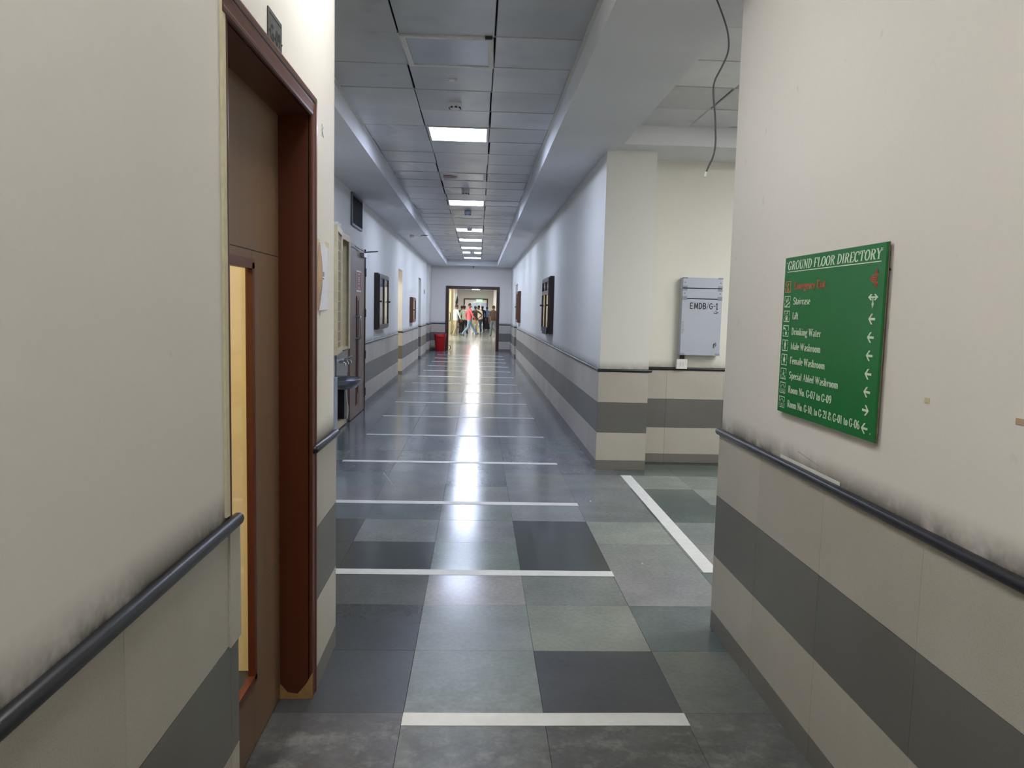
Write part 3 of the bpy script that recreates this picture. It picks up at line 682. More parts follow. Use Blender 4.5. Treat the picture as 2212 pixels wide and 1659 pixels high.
MB().add([(XL-0.118, DY1-0.001, 0.0), (XL+0.011, DY1-0.001, 0.0), (XL+0.011, DY1-0.001, 0.105), (XL-0.012, DY1-0.001, 0.06), (XL-0.045, DY1-0.001, 0.02), (XL-0.08, DY1-0.001, 0.025), (XL-0.105, DY1-0.001, 0.055), (XL-0.118, DY1-0.001, 0.06)], [tuple(range(8))]).build('worn_patch', 'worn_wood', D1)
lx0, lx1 = XL-0.127, XL-0.109
leaf = MB().box(lx0, lx1-0.002, DY0, 2.10, 0.006, DZ-0.003).box(lx0, lx1-0.002, 2.455, DY1, 0.006, DZ-0.003).box(lx0, lx1-0.002, 2.10, 2.455, 1.575, DZ-0.003).box(lx0, lx1-0.002, 2.10, 2.455, 0.006, 0.232).build('leaf_core', 'inlay', D1)
for (a, b, c, d) in ((DY0, DY1, 1.6155, DZ-0.004), (2.455, DY1, 1.0785, 1.6125), (2.455, DY1, 0.5245, 1.0765), (2.455, DY1, 0.006, 0.5225), (DY0, 2.10, 0.006, 1.6125), (2.10, 2.455, 0.006, 0.232), (2.10, 2.455, 1.575, 1.6125)):
    MB().box(lx0+0.006, lx1, a+0.0008, b-0.0008, c, d).build('veneer_panel', 'veneer', D1)
MB().box(lx0+0.008, lx1+0.0004, DY0, DY1, 1.6128, 1.6153).build('dark_groove', 'engrave', D1)
fr = 0.022
MB().box(lx0-0.001, lx1+0.003, 2.10-fr+0.02, 2.10+0.02, 0.232, 1.575).box(lx0-0.001, lx1+0.003, 2.4535, 2.478, 0.232, 1.575).box(lx0-0.001, lx1+0.003, 2.10, 2.478, 1.557, 1.587).box(lx0-0.001, lx1+0.003, 2.10, 2.478, 0.220, 0.246).build('glazing_bead', 'bead', D1)
MB().box(lx1-0.010, lx1-0.006, 2.11, 2.46, 0.24, 1.566).build('glass_pane', 'glass', D1)
struct('baseboard_room', [(-3.1, -3.08, 0.3, 3.0, 0, 0.12)], 'tile_base', 'skirting of the room behind the brown door', 'baseboard')

# number plate over the door
t = thing('number_plate', 'dark engraved plate reading G-09 above the brown door', 'sign', (XL, 2.31, 2.2))
MB().bbox(0.0, 0.004, -0.073, 0.073, -0.062, 0.060, 0.001).build('plate', 'plate', t)
on_plane(sans_text('G-09', 0.112, 0.046, 0.012), (0.0048, -0.058, -0.022), (0, 1, 0), (0, 0, 1)).build('number', 'engrave', t)
for z in (0.046, -0.052): MB().box(0.0038, 0.0045, -0.064, 0.064, z, z+0.003).build('border_line', 'engrave', t)
for y in (-0.067, 0.067): MB().lathe([(0.004, 0), (0.003, 0.003)], (0.0035, y, 0.0), 8, 'x').build('screw', 'chrome', t)

# taped paper notice past the door
t = thing('paper_notice', 'curling white printed notice taped to the wall beside the brown door', 'notice', (XL, 2.985, 1.43))
m = MB(); n = 8
for i in range(n+1):
    z = 0.25*i/n; c = 0.012*math.sin(math.pi*i/n)
    m.add([], []); m.v += [(0.003+c, -0.062+0.012*(i/n), z), (0.003, -0.046, z), (0.003, 0.105, z+0.004)]
for i in range(n): m.f += [(3*i, 3*i+1, 3*i+4, 3*i+3), (3*i+1, 3*i+2, 3*i+5, 3*i+4)]
m.build('sheet', 'paper', t)
MB().add([(0.0015, -0.098, 0.0), (0.0035+0.0, -0.062, 0.0), (0.0155, -0.056, 0.125), (0.004, -0.05, 0.25), (0.0015, -0.066, 0.25), (0.0015, -0.092, 0.12)], [(0, 1, 2, 5), (5, 2, 3, 4)]).build('folded_edge', 'manila', t)
for (a, b, c, d) in ((0.128, 0.146, -0.052, 0.035), (0.086, 0.104, -0.056, -0.005)):
    MB().box(0.0034, 0.0037, c+0.012, d, a, b).build('print_block', 'grey_print', t)
for (a, d) in ((0.118, 0.01), (0.076, -0.03)): MB().box(0.0035, 0.0039, -0.045, d+0.02, a, a+0.003).build('print_line', 'ink', t)
MB().box(0.001, 0.0016, -0.085, -0.045, 0.235, 0.262).build('tape', 'cellotape', t)
MB().box(0.003, 0.0036, 0.06, 0.13, 0.245, 0.262).build('tape', 'cellotape', t)
MB().box(0.0016, 0.0022, -0.035, -0.028, -0.02, 0.03).build('tape', 'cellotape', t)
# pencil scribble
t = MB()
for a, b in (((2.985, 2.118), (2.987, 2.072)), ((2.987, 2.095), (3.012, 2.112)), ((2.990, 2.092), (3.016, 2.074))):
    t.tube([(XL+0.0006, a[0], a[1]), (XL+0.0006, b[0], b[1])], 0.0012, 5)
tag(t.build('pencil_scribble', 'faint_ink'), 'small pencil scribble on the plaster right of the door frame', 'scribble')

# ------------------------------------------------------------------ green directory
SG = thing('directory_sign', 'green wall directory board headed ground floor directory with white lettering and arrows', 'sign', (XR-0.014, 2.783, 1.108))
# local: x towards wall, y = -u ; helpers map (u,v) -> local
MB().box(-0.0035, 0.0035, -0.696, 0.0, 0.0, 0.550).build('board', 'green', SG)
MB().box(0.0035, 0.0065, -0.698, 0.002, -0.002, 0.552).build('backing_board', 'sign_edge', SG)
for (u, v) in ((0.02, 0.53), (0.676, 0.53), (0.676, 0.02), (0.02, 0.02)): MB().lathe([(0.0025, -0.0055), (0.0045, -0.0035), (0.0045, 0.013)], (0, -u, v), 8, 'x').build('screw', 'chrome', SG)
def put(m, u, v, name, mat, lift=0.0): return on_plane(m, (-0.0043-lift, -u, v), (0, -1, 0), (0, 0, 1)).build(name, mat, SG)
U0, V0 = 0.034, 1.108
put(serif_text('GROUND FLOOR DIRECTORY', 0.648, 0.0300, 0.10), 0.025, 1.6145-V0, 'title_lettering', 'white_vinyl')
put(MB().rect(0, 0.652, 0, 0.0028), 0.023, 1.6065-V0, 'title_underline', 'white_vinyl')
put(serif_text('Emergency Exit', 0.243, 0.0255, 0.05, 1.55), 0.091, 1.5450-V0, 'line_lettering', 'tan_vinyl')
put(serif_text('Emergency Exit', 0.243, 0.0255, 0.05, 0.7), 0.091, 1.5450-V0, 'line_lettering', 'red_vinyl', 0.0004)
for tx, w, v in (('Staircase', .140, 1.4925), ('Lift', .050, 1.4410), ('Drinking Water', .236, 1.3870), ('Male Washroom', .242, 1.3360), ('Female Washroom', .280, 1.2855), ('Special Abled Washroom', .378, 1.2335), ('Room No. G-07 to G-09', .338, 1.1830), ('Room No. G-10, to G-21 & G-01 to G-06', .526, 1.1320)):
    put(serif_text(tx, w, 0.0245, 0.0, 1.12), 0.090, v-V0, 'line_lettering', 'white_vinyl')
def frame_icon(u, v, mat, extra, w=0.050, h=0.040, t=0.0028):
    m = MB()
    m.rect(0, w, 0, t).rect(0, w, h-t, h).rect(0, t, t, h*0.42).rect(0, t, h*0.54, h-t).rect(w-t, w, t, h*0.42).rect(w-t, w, h*0.54, h-t)
    for e in extra:
        if e[0] == 'b': m.rect(e[1]*w, e[2]*w, e[3]*h, e[4]*h)
        elif e[0] == 'p': m.add([(x*w, y*h, 0) for x, y in e[1]], [tuple(range(len(e[1])))])
        elif e[0] == 'r':
            for i in range(12):
                a, b = 2*math.pi*i/12, 2*math.pi*(i+1)/12
                m.add([((e[1]+e[3]*k*math.cos(q))*w, (e[2]+e[4]*k*math.sin(q))*h, 0) for k, q in ((1, a), (1, b), (.8, b), (.8, a))], [(0, 1, 2, 3)])
    return put(m, u, v, 'pictogram', mat)
man = [('p', [(.44,.80),(.56,.80),(.58,.88),(.50,.92),(.42,.88)]), ('p', [(.38,.76),(.62,.76),(.68,.45),(.62,.43),(.58,.6),(.64,.12),(.56,.12),(.5,.42),(.44,.12),(.36,.12),(.42,.6),(.38,.43),(.32,.45)])]
woman = [('p', [(.44,.80),(.56,.80),(.58,.88),(.50,.92),(.42,.88)]), ('p', [(.40,.76),(.60,.76),(.70,.5),(.64,.3),(.56,.3),(.55,.1),(.45,.1),(.44,.3),(.36,.3),(.30,.5)])]
house = [('p', [(.12,.56),(.5,.84),(.5,.79),(.14,.51)]), ('p', [(.5,.84),(.88,.56),(.86,.51),(.5,.79)]), ('b',.22,.26,.14,.52), ('b',.74,.78,.14,.52), ('b',.22,.42,.14,.18), ('b',.58,.78,.14,.18), ('b',.42,.46,.14,.36), ('b',.56,.60,.14,.36), ('b',.42,.6,.34,.38)]
ICON = [(1.5345, 'tan_vinyl', [('p', [(.3,.1),(.42,.1),(.56,.4),(.46,.62),(.62,.7),(.58,.86),(.44,.86),(.3,.6),(.4,.42)]), ('p', [(.55,.35),(.7,.2),(.72,.1),(.62,.12),(.5,.3)]), ('b',.1,.16,.08,.9), ('b',.84,.9,.08,.9)]),
 (1.4830, 'white_vinyl', [('p', [(.12,.12),(.2,.12),(.9,.52),(.9,.40),(.3,.06)]), ('b',.34,.42,.42,.72), ('b',.58,.66,.52,.84), ('p', [(.34,.74),(.42,.74),(.38,.84)]), ('p', [(.58,.84),(.66,.84),(.62,.92)]), ('b',.28,.34,.36,.6), ('b',.52,.58,.46,.7)]),
 (1.4310, 'white_vinyl', [('b',.3,.7,.12,.17), ('b',.3,.7,.5,.56), ('b',.3,.36,.12,.56), ('b',.64,.7,.12,.56), ('b',.4,.6,.2,.42), ('p', [(.30,.66),(.44,.66),(.44,.86),(.30,.72)]), ('p', [(.56,.86),(.70,.86),(.56,.66)])]),
 (1.3790, 'white_vinyl', [('b',.06,.34,.68,.78), ('b',.28,.44,.60,.74), ('b',.14,.30,.80,.86), ('b',.2,.24,.76,.84), ('p', [(.44,.14),(.66,.14),(.72,.42),(.38,.42)]), ('b',.40,.70,.50,.53)]),
 (1.3275, 'white_vinyl', man), (1.2765, 'white_vinyl', woman),
 (1.2260, 'white_vinyl', [('r',.44,.30,.24,.22), ('p', [(.46,.72),(.54,.72),(.56,.80),(.5,.85),(.44,.80)]), ('b',.46,.55,.34,.70), ('b',.5,.72,.54,.60), ('p', [(.5,.40),(.68,.40),(.84,.16),(.76,.12),(.62,.34),(.5,.34)])]),
 (1.1755, 'white_vinyl', house), (1.1240, 'white_vinyl', house)]
for v, mt, ex in ICON: frame_icon(0.014, v-V0, mt, ex)
# arrows
def arrow_pts(sc=1.0): return [(-.5,0),(-.08,.40),(.16,.40),(-.18,.09),(.5,.09),(.5,-.09),(-.18,-.09),(.16,-.40),(-.08,-.40)]
def arrow(u, v, w, h, flip=1, mat='white_vinyl'):
    P_ = [(p[0]*w*flip, p[1]*h/0.8) for p in arrow_pts()]
    m = MB(); m.add([(x, y, 0) for x, y in (P_[0], P_[1], P_[2], P_[3])], [(0,1,2,3)]); m.add([(x, y, 0) for x, y in (P_[0], P_[3], P_[6])], [(0,1,2)]); m.add([(x, y, 0) for x, y in (P_[0], P_[6], P_[7], P_[8])], [(0,1,2,3)]); m.add([(x, y, 0) for x, y in (P_[3], P_[4], P_[5], P_[6])], [(0,1,2,3)])
    return put(m, u, v, 'arrow', mat)
for i, v in enumerate((1.449, 1.3975, 1.346, 1.294, 1.243, 1.191, 1.1395)): arrow(0.643, v-V0, 0.038, 0.030, -1 if i == 5 else 1)
def cross_arrow(u, v, pts_list, mat, lift=0.0):
    m = MB()
    for p in pts_list: m.add([(x, y, 0) for x, y in p], [tuple(range(len(p)))])
    return put(m, u, v, 'arrow', mat, lift)
def triple(s, k):      # two-way bar with third arrow, drawn in unit box then grown by k for an outline
    def hd(cx_, cy_, dx, dy, L, Wd):
        nx, ny = -dy, dx
        tip = (cx_+dx*L*0.5, cy_+dy*L*0.5)
        return [[tip, (cx_-dx*L*.5+nx*Wd, cy_-dy*L*.5+ny*Wd), (cx_-dx*L*.95+nx*Wd*.8, cy_-dy*L*.95+ny*Wd*.8), (cx_-dx*L*.1, cy_-dy*L*.1)], [tip, (cx_-dx*L*.1, cy_-dy*L*.1), (cx_-dx*L*.95-nx*Wd*.8, cy_-dy*L*.95-ny*Wd*.8), (cx_-dx*L*.5-nx*Wd, cy_-dy*L*.5-ny*Wd)]]
    return hd
h_ = triple(1, 1)
st = [[(-.018, .008), (.018, .008), (.018, .003), (-.018, .003)], [(-.0028, .004), (.0028, .004), (.0028, -.022), (-.0028, -.022)]] + h_(-.020, .0055, -1, 0, .016, .0095) + h_(.020, .0055, 1, 0, .016, .0095) + h_(0, -.021, 0, -1, .014, .007)
cross_arrow(0.643, 1.5045-V0, st, 'white_vinyl')
def em_arrow(k): return [[(.006-k, .020+k), (.011+k, .020+k), (.011+k, -.020-k), (.006-k, -.020-k)], [(-.018, .0028+k), (.009, .0028+k), (.009, -.0028-k), (-.018, -.0028-k)]] + h_(.0085, .021, 0, 1, .013+2*k, .0085+k) + h_(.0085, -.021, 0, -1, .013+2*k, .0085+k) + h_(-.019, 0, -1, 0, .013+2*k, .0095+k)
cross_arrow(0.645, 1.5615-V0, em_arrow(0.0018), 'tan_vinyl'); cross_arrow(0.645, 1.5615-V0, em_arrow(0.0), 'red_vinyl', 0.0004)
# little marks on the right wall
tag(MB().box(XR-0.0012, XR-0.0002, 1.862, 1.884, 1.245, 1.258).build('tape_scrap', 'cellotape'), 'small yellowed tape scrap right of the green directory', 'tape')
tag(MB().box(XR-0.0012, XR-0.0002, 1.520, 1.552, 1.240, 1.253).build('tape_scrap', 'manila'), 'brown tape scrap at the right edge of the right wall', 'tape')
tag(MB().lathe([(0.003, -0.006), (0.004, 0.001)], (XR, 2.092, 1.585), 8, 'x').build('wall_screw', 'plastic_dark'), 'dark screw in the wall beside the top of the directory', 'screw')
m = MB().box(XR-0.0008, XR, 2.30, 2.77, 0.936, 0.948)
tag(m.build('paint_ridge', 'plastic_white'), 'pale smear of paint above the rail under the directory', 'paint smear')
tag(MB().tube([(XR-0.0006, 2.62, 0.985), (XR-0.0006, 2.52, 0.975), (XR-0.0006, 2.44, 0.968)], 0.0008, 5).build('wall_scratch', 'faint_ink'), 'thin pencil scratch on the wall below the directory', 'scratch')

# ------------------------------------------------------------------ distribution panel in the lobby
PX0, PX1 = 1.931, 2.314
EP = thing('distribution_panel', 'grey steel electrical panel marked EMDB/G-1 on the lobby wall', 'electrical panel', ((PX0+PX1)/2, YQ, 1.06))
hw = (PX1-PX0)/2; dp = -0.095
MB().bbox(-hw, hw, dp+0.02, 0.0, 0.0, 0.735, 0.004).build('body', 'panel_grey', EP)
MB().box(-hw+0.004, hw-0.004, dp+0.018, dp+0.03, 0.004, 0.731).build('shadow_gap', 'dark_gap', EP)
for (a, b, nm) in ((0.0, 0.533, 'door'), (0.541, 0.632, 'cover'), (0.640, 0.738, 'cover')):
    c = MB().bbox(-hw, hw, dp, dp+0.02, a, b, 0.003).build(nm, 'panel_grey', EP)
for z in (0.523, 0.541, 0.612, 0.640, 0.724, 0.0):
    for s in (-1, 1):
        w = 0.046; x0 = -hw-0.001 if s < 0 else hw-w+0.001
        MB().bbox(x0, x0+w, dp-0.002, dp+0.012, z, z+(0.020 if z != 0.724 else 0.016), 0.002).build('corner_bracket', 'panel_corner', EP)
for z in (0.588, 0.690):
    for s in (-1, 1): MB().lathe([(0.0045, -0.003), (0.0045, 0.002)], (s*(hw-0.022), dp, z), 8, 'y').build('screw', 'plastic_dark', EP)
on_plane(marker_text('EMDB/G-1', 0.272, 0.056), (-0.118, dp-0.0012, 0.442), (1, 0, 0), (0, 0, 1)).build('lettering', 'ink', EP)
on_plane(sans_text('legrand', 0.115, 0.032), (-hw+0.030, dp-0.0010, 0.205), (0, 0, 1), (-1, 0, 0)).build('maker_mark', 'faint_ink', EP)
for (z, rot) in ((0.415, 0.25), (0.105, 1.25)):
    L_ = MB().lathe([(0.014, -0.004), (0.012, 0.004)], (0.140, dp, z), 12, 'y').build('latch', 'plastic_dark', EP)
    c, s = math.cos(rot), math.sin(rot)
    MB().tube([(0.140-0.020*c, dp-0.008, z-0.020*s), (0.140+0.022*c, dp-0.008, z+0.022*s)], [0.008, 0.005], 8).build('knob', 'steel', L_)
for z in (0.62, 0.08): MB().box(hw, hw+0.008, dp+0.03, dp+0.05, z, z+0.03).build('hinge', 'panel_corner', EP)
for x in (-0.165, -0.140): MB().tube([(x, -0.035, -0.045), (x, -0.035, 0.005)], 0.011, 10).build('conduit', 'plastic_dark', EP)
t = thing('switch_socket', 'white surface switch box under the grey electrical panel', 'switch', (1.966, YQ, 0.924))
MB().bbox(-0.052, 0.052, -0.055, 0.0, 0.0, 0.094, 0.004).build('box', 'plastic_white', t)
for x in (-0.024, 0.004): MB().bbox(x, x+0.022, -0.060, -0.054, 0.024, 0.070, 0.002).build('rocker', 'plastic_white', t)
for x in (-0.014, 0.014): MB().box(x-0.001, x+0.001, -0.0612, -0.0598, 0.032, 0.062).build('mark', 'grey_print', t)
for x in (-0.044, 0.044): MB().lathe([(0.003, -0.002), (0.003, 0.001)], (x, -0.0555, 0.047), 6, 'y').build('screw', 'grey_print', t)

# hanging cable by the right wall corner
cp = [(1.030,3.6,2.885),(1.042,3.6,2.858),(1.075,3.6,2.785),(1.098,3.6,2.72),(1.106,3.6,2.665),(1.100,3.6,2.619),(1.075,3.6,2.560),(1.048,3.6,2.500),(1.047,3.6,2.44),(1.058,3.6,2.36),(1.064,3.6,2.291),(1.067,3.6,2.235),(1.061,3.6,2.178),(1.040,3.6,2.125),(1.030,3.6,2.10)]
def smooth_pts(P, n=4):
    P = [Vector(p) for p in P]; out = []
    for i in range(len(P)-1):
        a, b, c, d = P[max(i-1,0)], P[i], P[i+1], P[min(i+2,len(P)-1)]
        for k in range(n):
            t_ = k/n; out.append(0.5*((2*b)+(c-a)*t_+(2*a-5*b+4*c-d)*t_*t_+(3*b-a-3*c+d)*t_**3))
    return out + [P[-1]]
t = thing('hanging_cable', 'loose grey cable dangling from the soffit beside the right wall corner', 'cable', (0, 0, 0))
MB().tube(smooth_pts(cp), 0.0042, 8).build('cord', 'cable', t, True)
MB().tube([(1.030,3.6,2.102), (1.026,3.6,2.078)], [0.005, 0.0065], 8).build('connector', 'plastic_white', t)

# ------------------------------------------------------------------ floor tape
ords = ['nearest', 'second', 'third', 'fourth', 'fifth', 'sixth', 'seventh', 'eighth', 'ninth', 'tenth', 'eleventh', 'twelfth', 'thirteenth', 'fourteenth', 'fifteenth']
for i, nm in enumerate(ords):
    y1 = 2.68 + 1.5435*i; x0 = -0.24 if i == 0 else -1.245
    m = MB(); n = 6
    for k in range(n+1):
        x = x0+(0.779-x0)*k/n; j = random.uniform(-0.0015, 0.0015)
        m.v += [(x, y1-0.088+j, 0.0008), (x, y1-0.002+j, 0.0008), (x, y1-0.088+j, 0.0016), (x, y1-0.002+j, 0.0016)]
    for k in range(n): a = 4*k; b = a+4; m.f += [(a+2, b+2, b+3, a+3), (a, a+1, b+1, b), (a, b, b+2, a+2), (a+1, a+3, b+3, b+1)]
    m.f += [(0, 2, 3, 1), (4*n, 4*n+1, 4*n+3, 4*n+2)]
    tag(m.build('floor_tape', 'tape'), ('short white tape strip across the floor nearest the viewer' if i == 0 else '%s white tape strip across the corridor floor from the viewer' % nm), 'floor tape', 'white tape strips across the corridor')
m = MB().box(1.300, 1.392, 4.215, 6.79, 0.0008, 0.0016)
tag(m.build('floor_tape', 'tape'), 'white tape strip running lengthwise into the lobby floor', 'floor tape')
tag(MB().tube([(-0.62, 6.10, 0.001), (-0.80, 6.75, 0.001)], 0.003, 5).build('floor_scratch', 'tape'), 'thin pale diagonal scratch on the floor at the left', 'scratch')
for k, (x, y) in enumerate(((0.89, 5.83), (0.98, 4.36))):
    tag(MB().lathe([(0.006, 0), (0.004, 0.003)], (x, y, 0.0005), 7).build('litter_scrap', 'plastic_white'), ('tiny white scrap on the floor right of the third tape strip' if k == 0 else 'tiny white scrap on the floor right of the second tape strip'), 'litter')

# ------------------------------------------------------------------ corridor, left side
# wall cabinet standing open above the drinking fountain
CB = thing('wall_cabinet', 'tall cream framed wall cabinet standing open above the drinking fountain', 'cabinet', (XC, 8.55, 0.95))
cw_, ch_, cd_ = 0.70, 1.30, 0.105
MB().box(0.0, 0.006, 0, cw_, 0, ch_).build('back', 'cabinet_in', CB)
MB().box(0.0, cd_, 0, 0.022, 0, ch_).build('side_panel', 'cabinet_cream', CB); MB().box(0.0, cd_, cw_-0.022, cw_, 0, ch_).build('side_panel', 'cabinet_cream', CB)
MB().box(0.0, cd_, 0.022, cw_-0.022, ch_-0.03, ch_).build('top_panel', 'cabinet_cream', CB); MB().box(0.0, cd_, 0.022, cw_-0.022, 0, 0.03).build('bottom_panel', 'cabinet_cream', CB)
MB().bbox(cd_, cd_+0.012, cw_-0.07, cw_, 0, ch_, 0.002).build('face_frame', 'cabinet_cream', CB); MB().bbox(cd_, cd_+0.012, 0, cw_-0.07, ch_-0.07, ch_, 0.002).build('face_frame', 'cabinet_cream', CB)
MB().bbox(0.006, 0.05, 0.22, 0.42, 0.245, 0.275, 0.003).build('bracket', 'plastic_white', CB)
MB().tube([(0.012, 0.30, ch_-0.22), (0.012, 0.34, ch_-0.30), (0.012, 0.31, ch_-0.40)], [0.03, 0.04, 0.02], 8).build('dark_stain_hole', 'dark_gap', CB)
for z in (0.16, 0.62, 1.08): MB().bbox(0.03, 0.10, -0.016, 0.004, z, z+0.05, 0.003).build('hinge', 'vent', CB)
ang = math.atan2(-0.68, 0.066); ca, sa = math.cos(ang), math.sin(ang)
def leafbox(l0, l1, t0, t1, z0, z1):
    m = MB().box(l0, l1, t0, t1, z0, z1); m.v = [(cd_+0.006+p[0]*ca-p[1]*sa, 0.0+p[0]*sa+p[1]*ca, p[2]) for p in m.v]; return m
dl = leafbox(0.05, 0.63, 0.010, 0.018, 0.05, 1.25).build('door', 'cabinet_mesh', CB)
for b in ((0.0, 0.055, 0, 0.036, 0, 1.30), (0.625, 0.68, 0, 0.036, 0, 1.30), (0.055, 0.625, 0, 0.036, 1.24, 1.30), (0.055, 0.625, 0, 0.036, 0, 0.06)): leafbox(*b).build('door_rail', 'cabinet_cream', dl)
for i in range(11): leafbox(0.06, 0.62, 0.018, 0.022, 0.12+0.105*i, 0.126+0.105*i).build('mesh_wire', 'cabinet_cream', dl)
# jugs on top of the cabinet
for i, (y, lb) in enumerate(((8.62, 'near clear plastic tumbler on top of the wall cabinet'), (8.80, 'far clear plastic tumbler on top of the wall cabinet'))):
    tag(MB().lathe([(0.030, 0), (0.038, 0.10), (0.034, 0.10), (0.027, 0.006)], (XC+0.055, y, 2.2505), 14).build('tumbler', 'plastic_white', smooth=True), lb, 'tumbler', 'tumblers on the wall cabinet')

# drinking fountain
FT = thing('drinking_fountain', 'stainless steel drinking fountain with taps and basin set in the left wall', 'drinking fountain', (XC, 8.90, 0.0))
MB().bbox(0.0, 0.022, 0.0, 0.72, 0.50, 0.945, 0.003).build('splash_panel', 'steel', FT)
m = MB(); n = 10
for r, z in ((1.0, 0.585), (0.97, 0.592), (0.90, 0.575), (0.5, 0.50), (0.04, 0.485)):
    for k in range(n+1):
        a = math.pi*k/n; m.v.append((0.024+0.215*r*math.sin(a), 0.36-0.34*r*math.cos(a), z))
for i in range(4):
    for k in range(n): a = i*(n+1)+k; m.f.append((a, a+1, a+n+2, a+n+1))
m.build('basin', 'steel', FT, True)
m = MB()
for r, z in ((1.0, 0.588), (0.98, 0.55), (0.75, 0.485), (0.3, 0.465)):
    for k in range(n+1):
        a = math.pi*k/n; m.v.append((0.022+0.222*r*math.sin(a), 0.36-0.347*r*math.cos(a), z))
for i in range(3):
    for k in range(n): a = i*(n+1)+k; m.f.append((a, a+1, a+n+2, a+n+1))
m.build('basin_apron', 'steel', FT, True)
for y in (0.14, 0.34, 0.54):
    tp = MB().tube([(0.02, y, 0.80), (0.075, y, 0.80), (0.095, y, 0.79), (0.098, y, 0.76)], 0.011, 10).build('tap', 'chrome', FT, True)
    MB().tube([(0.07, y, 0.81), (0.075, y, 0.835), (0.11, y, 0.845)], [0.006, 0.006, 0.008], 8).build('tap_lever', 'chrome', tp, True)
MB().box(-0.28, -0.27, 0.03, 0.68, 0.02, 0.50).build('cavity_back', 'concealed', FT); MB().box(-0.28, -0.005, 0.031, 0.040, 0.02, 0.50).build('cavity_lining', 'concealed', FT); MB().box(-0.28, -0.005, 0.671, 0.679, 0.02, 0.50).build('cavity_lining', 'concealed', FT)
MB().tube([(-0.10, 0.36, 0.47), (-0.10, 0.36, 0.30), (-0.18, 0.42, 0.20), (-0.26, 0.42, 0.20)], 0.022, 10).build('waste_pipe', 'plastic_white', FT, True)
MB().bbox(0.0, 0.03, -0.15, 0.028, 0.02, 0.64, 0.003).build('side_cover', 'panel_grey', FT)
MB().box(-0.25, 0.02, 0.03, 0.68, 0.015, 0.06).build('kick_plate', 'cabinet_cream', FT)
MB().tube(smooth_pts([(0.012, 0.70, 0.46), (0.02, 0.70, 0.30), (0.03, 0.72, 0.18), (0.018, 0.73, 0.06)]), 0.012, 8).build('hose', 'plastic_white', FT, True)

# washroom door
WD = thing('door_2', 'brown laminate washroom door with slot window and pull handle on the left', 'door', (XC, 9.76, 0), kind='structure')
MB().bbox(0.0, 0.035, 0.0, 1.20, 0.01, 2.19, 0.003).build('door_leaf', 'wash_door', WD)
MB().box(0.0, 0.045, 1.20, 1.24, 0.0, 2.23).build('door_frame', 'board_wood', WD); MB().box(0.0, 0.03, 0.0, 1.20, 2.19, 2.23).build('door_frame', 'wash_door', WD)
sl = MB().box(0.035, 0.041, 0.45, 0.72, 0.15, 1.58).build('slot_window', 'slit_wood', WD)
MB().box(0.041, 0.044, 0.46, 0.50, 0.17, 1.56).build('slot_glass', 'concealed', sl); MB().box(0.041, 0.0445, 0.56, 0.60, 0.30, 1.52).build('slot_glass', 'concealed', sl)
MB().tube(smooth_pts([(0.03, 0.42, 1.31), (0.085, 0.42, 1.31), (0.10, 0.42, 1.28), (0.10, 0.42, 1.06), (0.085, 0.42, 1.03), (0.03, 0.42, 1.03)], 3), 0.012, 8).build('pull_handle', 'steel', WD, True)
rs = MB().bbox(0.035, 0.041, 0.43, 0.84, 1.635, 1.91, 0.002).build('notice_plate', 'plastic_white', WD)
MB().box(0.041, 0.0425, 0.445, 0.825, 1.655, 1.895).build('notice_face', 'red_sign', rs)
for z, w in ((1.86, 0.05), (1.815, 0.04), (1.79, 0.05), (1.765, 0.04), (1.735, 0.05)): MB().box(0.0425, 0.0431, 0.635-w, 0.635+w, z, z+0.010).build('notice_print', 'plastic_white', rs)
MB().box(0.0425, 0.0431, 0.55, 0.74, 1.67, 1.70).build('notice_print', 'manila', rs)
for z in (1.86, 1.30, 0.72, 0.2): MB().tube([(0.045, 1.205, z), (0.045, 1.205, z+0.11)], 0.013, 8).build('hinge', 'vent', WD)
cl = MB().bbox(0.035, 0.085, 0.80, 1.05, 2.10, 2.16, 0.006).build('door_closer', 'steel', WD)
MB().tube([(0.07, 0.90, 2.17), (0.25, 0.93, 2.19)], 0.009, 8).build('closer_arm', 'steel', cl); MB().tube([(0.06, 0.20, 2.20), (0.07, 0.92, 2.18)], 0.008, 8).build('closer_arm', 'steel', cl)
# vent grille
VG = thing('vent_grille', 'dark louvred ventilation grille above the washroom door', 'vent', (XC, 9.95, 2.46))
vw, vh = 0.86, 0.405
MB().box(0.0, 0.004, 0.02, vw-0.02, 0.02, vh-0.02).build('backing', 'concealed', VG)
for b in ((0, 0.024, 0, vw, 0, 0.026), (0, 0.024, 0, vw, vh-0.026, vh), (0, 0.024, 0, 0.03, 0.026, vh-0.026), (0, 0.024, vw-0.03, vw, 0.026, vh-0.026)): MB().box(*b).build('frame', 'vent_frame', VG)
sm_ = MB().add([(0.004, 0, 0.010), (0.018, 0, 0.0), (0.018, 0.80, 0.0), (0.004, 0.80, 0.010), (0.004, 0, 0.012), (0.018, 0, 0.002), (0.018, 0.80, 0.002), (0.004, 0.80, 0.012)], [(3,2,1,0),(4,5,6,7),(0,1,5,4),(1,2,6,5),(2,3,7,6),(3,0,4,7)]).mesh('slat', 'vent')
for i in range(15): o = link('slat', sm_, VG); o.location = (0, 0.03, 0.032+0.0235*i)

